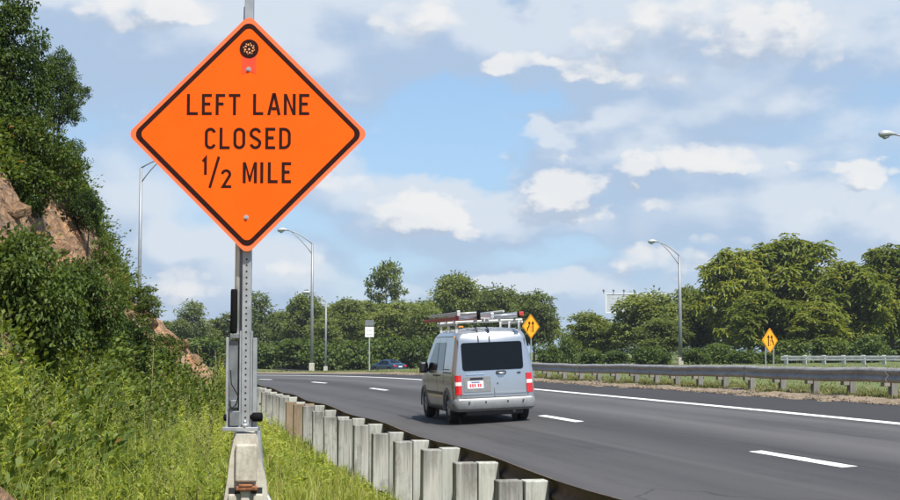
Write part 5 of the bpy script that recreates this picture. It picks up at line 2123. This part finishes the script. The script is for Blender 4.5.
def build_rocks():
    rm = [rock_mesh(i) for i in range(5)]
    rng = random.Random(12)
    spots = [(14, 212, 16, 'grey-brown block of rock at the left of the bare cliff'), (36, 236, 13, 'tan boulder in the middle of the bare cliff'), (8, 246, 11, 'boulder low on the bare cliff by the left edge'),
             (58, 252, 11, 'boulder at the right of the bare cliff'), (80, 268, 9, 'reddish boulder near the cliff foot'), (128, 314, 9, 'reddish rock at the left end of the ledge'), (146, 325, 11, 'flat reddish slab on the rock ledge'),
             (166, 334, 10, 'reddish rock in the middle of the ledge'), (182, 346, 9, 'rock at the right of the ledge'), (196, 360, 7, 'lowest reddish rock where the ledge meets the weeds')]
    for i, (px, py, r, lab) in enumerate(spots):
        p = hit_left(px, py)
        if p is None:
            p = hit_left(px, py + 8) or at(px, py, 40)
        o = link('rock', rm[i % 5], None)
        k = r / F_PX * p.y
        o.location = p
        o.scale = (k * 1.5, k * 1.2, k * .75)
        o.rotation_euler = (rng.uniform(-.3, .3), rng.uniform(.2, .6), rng.uniform(0, 6))
        tag(o, lab, 'rock', 'rocks on the bare hillside')
    p = at(-3, 503, 9.6)
    o = link('boulder', rock_mesh(9, 4), None, None, p)
    o.location += Vector((.15, 0, -.22))
    o.scale = (.20, .38, .72)
    o.rotation_euler = (.1, -.62, .3)
    tag(o, 'brown boulder cut by the bottom left corner', 'rock')


build_rocks()


# ------------------------------------------------------------------ grass and weeds
def blades_mesh(pos, h, w, rs, bend=.45):
    n = len(pos)
    az = rs.uniform(0, 2 * math.pi, n)
    side = np.stack([np.cos(az), np.sin(az), np.zeros(n)], -1)
    lean = np.stack([-np.sin(az), np.cos(az), np.zeros(n)], -1) * rs.normal(0, bend, n)[:, None] + rs.normal(0, .12, (n, 3)) * np.array([1, 1, 0])
    h = h[:, None]
    w = w[:, None]
    up = np.array([0, 0, 1.0])
    m = pos + (up * .6 + lean * .30) * h
    tip = pos + (up * (1 - .25 * np.abs(lean).sum(1, keepdims=True).clip(0, 1.2)) + lean * 1.0) * h
    v = np.stack([pos - side * w * .5, pos + side * w * .5, m + side * w * .42, m - side * w * .42, tip], 1).reshape(-1, 3)
    b = np.arange(n) * 5
    q = np.stack([b, b + 1, b + 2, b + 3], -1)
    t = np.stack([b + 3, b + 2, b + 4], -1)
    return np_mesh('blades', v, quads=q, tris=t)


def weed_field(S, T, H, nleaf, llen, lwid, rs, mat, name, label, rise=.35, bare_low=.12):
    """many leafy plants with upright stems as one mass"""
    x, y = road_xy(S, T)
    z = left_h(S, T)
    ok = np.ones(len(S), bool)
    for f in (.0, .35, .7, 1.0, 1.3):
        ok &= ~bare_mask(*project_np(x, y, z + H * f))
    S, T, H, x, y, z = S[ok], T[ok], H[ok], x[ok], y[ok], z[ok]
    n = len(S)
    base = np.stack([x, y, z], -1)
    lean = rs.normal(0, .13, (n, 2))
    k = np.repeat(np.arange(n), nleaf)
    j = np.tile(np.arange(nleaf), n)
    f = bare_low + (1 - bare_low) * (j + rs.uniform(0, 1, len(j))) / nleaf
    az = j * 2.399 + rs.uniform(0, 6.28, n)[k] + rs.normal(0, .3, len(j))
    pos = base[k].copy()
    pos[:, 0] += lean[k, 0] * H[k] * f * f
    pos[:, 1] += lean[k, 1] * H[k] * f * f
    pos[:, 2] += H[k] * f
    up = rise + .5 * f + rs.normal(0, .22, len(j))
    d = np.stack([np.cos(az), np.sin(az), up], -1)
    L = llen * (1.15 - .75 * f) * rs.uniform(.7, 1.3, len(j)) * (.6 + .5 * H[k])
    v, q = leaf_arrays(pos, d, L, lwid * rs.uniform(.7, 1.25, len(j)) * (1.1 - .5 * f), rs, .3)
    # stems: thin three-sided spikes
    sv = np.zeros((n, 4, 3))
    a0 = rs.uniform(0, 6.28, n)
    for c in range(3):
        sv[:, c] = base + np.stack([np.cos(a0 + c * 2.094), np.sin(a0 + c * 2.094), np.zeros(n)], -1) * .006
    sv[:, 3] = base + np.stack([lean[:, 0] * H, lean[:, 1] * H, H], -1)
    b = np.arange(n) * 4 + len(v)
    tr = np.concatenate([np.stack([b, b + 1, b + 3], -1), np.stack([b + 1, b + 2, b + 3], -1), np.stack([b + 2, b, b + 3], -1)])
    me = np_mesh(name, np.concatenate([v, sv.reshape(-1, 3)]), quads=q, tris=tr)
    return tag(link(name, me, mat), label, kind='stuff')


def build_meadow():
    rs = np.random.RandomState(71)
    # grass between the hill and the guardrail, denser and finer near the camera
    out_p, out_h, out_w = [], [], []
    for (t0, t1, n, h0, h1, w) in ((10.5, 16, 42000, .16, .46, .008), (16, 24, 52000, .16, .44, .010), (24, 36, 40000, .16, .42, .015), (36, 62, 26000, .16, .45, .022)):
        t = rs.uniform(t0, t1, n)
        s = rs.uniform(-3.6, 3.02, n)
        ok = s > toe(t) - .7
        s, t = s[ok], t[ok]
        # tufts: pull towards clump centres, thin out by noise
        den = fbm(s * 1.1 + 7, t * 1.1) + .5
        ok = rs.rand(len(s)) < np.clip(den * 1.25, .25, 1)
        s, t = s[ok], t[ok]
        x, y = road_xy(s, t)
        z = left_h(s, t)
        hh = rs.uniform(h0, h1, len(s)) * (.55 + .9 * np.clip(fbm(s * .7, t * .7 + 11) + .5, 0, 1)) * np.where(s > 2.2, .75, 1.0)
        out_p.append(np.stack([x, y, z], -1))
        out_h.append(hh)
        out_w.append(np.full(len(s), w) * rs.uniform(.6, 1.5, len(s)))
    me = blades_mesh(np.concatenate(out_p), np.concatenate(out_h), np.concatenate(out_w), rs)
    tag(link('grass', me, 'grass_blade'), 'bright green grass between the hillside and the guardrail', kind='stuff')

    def spots(n, t0, t1, s0, s1, dens=0.0, seed=0.0):
        t = rs.uniform(t0, t1, n)
        s = rs.uniform(s0, s1, n)
        ok = (s > toe(t) - 1.3) & (fbm(s * .6 + seed, t * .6) > dens)
        return s[ok], t[ok]
    # leafy weeds in the foreground on the left
    s, t = spots(1300, 10.5, 25, -4.8, .75, -.22)
    H = rs.uniform(.40, 1.0, len(s)) * (.70 + .5 * smoothstep(0, -2.5, s))
    weed_field(s, t, H, 44, .21, .026, rs, 'weed_leaf', 'narrow_weeds', 'upright weeds with narrow leaves in front of the hillside', .55)
    s, t = spots(1100, 10.5, 24, -4.8, 1.0, .0, 21.0)
    H = rs.uniform(.30, .75, len(s)) * (.75 + .5 * smoothstep(0, -2.5, s))
    weed_field(s, t, H, 40, .20, .044, rs, 'weed_leaf', 'leafy_weeds', 'bright broad-leaved weeds in front of the hillside', .25)
    s, t = spots(150, 11, 24, -4.0, .75, .12, 33.0)
    H = rs.uniform(.45, .85, len(s))
    weed_field(s, t, H, 60, .12, .035, rs, 'leaf_hill_dark', 'dark_weeds', 'dark green bushy weeds among the bright ones', .4)
    t = rs.uniform(10.5, 26, 26000)
    s = rs.uniform(-4.6, 1.0, len(t))
    ok = (s > toe(t) - 1.4) & (fbm(s * .8 + 2, t * .8 + 5) > .14)
    s, t = s[ok], t[ok]
    x, y = road_xy(s, t)
    me = blades_mesh(np.stack([x, y, left_h(s, t)], -1), rs.uniform(.35, .95, len(s)), rs.uniform(.005, .012, len(s)), rs, .35)
    tag(link('tall_grass', me, 'grass_blade'), 'tall grass growing through the weeds on the left', kind='stuff')
    s, t = spots(900, 22, 50, -2.6, 2.2, -.2, 5.0)
    H = rs.uniform(.4, .9, len(s))
    weed_field(s, t, H, 40, .16, .030, rs, 'weed_leaf', 'far_weeds', 'green weeds at the foot of the rocky ledge', .25)
    # grey-green stalky plants
    s, t = spots(420, 15, 36, -2.6, .9, -.05, 9.0)
    H = rs.uniform(.7, 1.25, len(s))
    weed_field(s, t, H, 46, .09, .026, rs, 'weed_grey', 'stalky_weeds', 'grey-green weeds with tall thin stalks below the ledge', .6, .3)
    # low broad weeds by the posts
    s, t = spots(260, 14, 34, 1.2, 2.9, .0, 3.0)
    H = rs.uniform(.18, .4, len(s))
    weed_field(s, t, H, 16, .18, .045, rs, 'weed_leaf', 'low_weeds', 'low broad-leaved weeds along the guardrail posts', .2, 0)
    # dry tufts and green edge along the far guardrail
    n = 80000
    t = rs.uniform(16, 75, n)
    s = 14.75 + np.abs(rs.normal(0, 1, n)) * 1.5
    den = fbm(s * .9 + 4, t * .6) + np.where(s > 15.2, .45, -.02)
    ok = rs.rand(n) < np.clip(den * 1.3, 0, 1)
    s, t = s[ok], t[ok]
    x, y = road_xy(s, t)
    z = right_h(s, t)
    hh = rs.uniform(.04, .15, len(s)) * np.where(s > 15.1, 1.0, .6)
    me = blades_mesh(np.stack([x, y, z], -1), hh, rs.uniform(.008, .02, len(s)), rs, .7)
    tag(link('verge_grass', me, 'grass_dry'), 'patchy grass under the far guardrail', kind='stuff')
    n = 30000
    t = rs.uniform(30, 160, n)
    s = 16.5 + rs.rand(n) ** 1.4 * 60
    x, y = road_xy(s, t)
    z = right_h(s, t)
    me = blades_mesh(np.stack([x, y, z], -1), rs.uniform(.05, .16, n), rs.uniform(.02, .05, n), rs, .7)
    tag(link('field_grass', me, 'grass_dry'), 'mown grass field behind the far guardrail', kind='stuff')
    # single tall stalks standing out against the far trees
    rng = random.Random(5)
    for i, (px, foot, top) in enumerate(((150, 420, 346), (161, 404, 332), (176, 410, 340), (188, 398, 336), (200, 400, 344), (212, 402, 338), (218, 400, 350), (132, 424, 352), (100, 432, 366))):
        y = 22.0 + i * 1.1
        p = at(px, foot, y)
        gz = ground_z(p.x, p.y)
        h = at(px, top, y).z - gz
        if h < .3 or h > 2.0:
            h = 1.2
        st = MB().tube([(0, 0, 0), (rng.uniform(-.03, .03), 0, h * .5), (rng.uniform(-.06, .06), rng.uniform(-.05, .05), h)], [.008, .006, .003], 5)
        root = empty('tall_weed', (p.x, p.y, gz), rng.uniform(0, 6), 'tall thin grey-green weed stalk standing above the weeds', 'weed', 'tall weed stalks')
        st.build('stem', 'dry_stem', root)
        rs2 = np.random.RandomState(100 + i)
        m = 90
        f = rs2.uniform(.25, 1, m)
        az = rs2.uniform(0, 6.28, m)
        d = np.stack([np.cos(az), np.sin(az), rs2.uniform(.4, 1.4, m)], -1)
        pos = np.stack([np.zeros(m), np.zeros(m), f * h], -1)
        v, q = leaf_arrays(pos, d, rs2.uniform(.06, .12, m) * (1.3 - f * .8), rs2.uniform(.02, .035, m), rs2)
        link('leaves', np_mesh('leaves', v, quads=q), 'weed_grey', root)


build_meadow()


def scrap(name, label, px, py, w, h, mat, y):
    p = at(px, py, y)
    m = MB()
    rs = np.random.RandomState(int(px))
    pts = []
    for i in range(5):
        for j in range(3):
            pts.append(m.bm.verts.new((w * (i / 4 - .5) + rs.normal(0, w * .03), rs.normal(0, .02), h * (j / 2 - .3) + rs.normal(0, h * .15))))
    for i in range(4):
        for j in range(2):
            a = i * 3 + j
            m.bm.faces.new((pts[a], pts[a + 3], pts[a + 4], pts[a + 1]))
    o = m.build(name, mat, None, p)
    o.rotation_euler = (R(-30), 0, R(10))
    tag(o, label, 'litter')


p = hit_left(202, 414)
scrap('litter', 'orange scrap of plastic in the grass left of the barrier', 202, 413, 12 / F_PX * p.y, 4 / F_PX * p.y, 'orange_litter', p.y - 1.0)


# ------------------------------------------------------------------ summer haze
def build_haze():
    m = bpy.data.materials.new('haze')
    m.use_nodes = True
    m.node_tree.nodes.clear()
    n = NT(m.node_tree)
    out = n.node('ShaderNodeOutputMaterial')
    v = n.node('ShaderNodeVolumePrincipled')
    v.inputs['Color'].default_value = (.90, .94, 1.0, 1)
    v.inputs['Density'].default_value = .00018
    v.inputs['Anisotropy'].default_value = .3
    n.l.new(v.outputs[0], out.inputs['Volume'])
    MATS['haze'] = m
    o = MB().box((-700, -300, -5.4), (700, 900, 24)).build('haze', 'haze')
    tag(o, 'thin summer haze over the highway', kind='stuff')


build_haze()
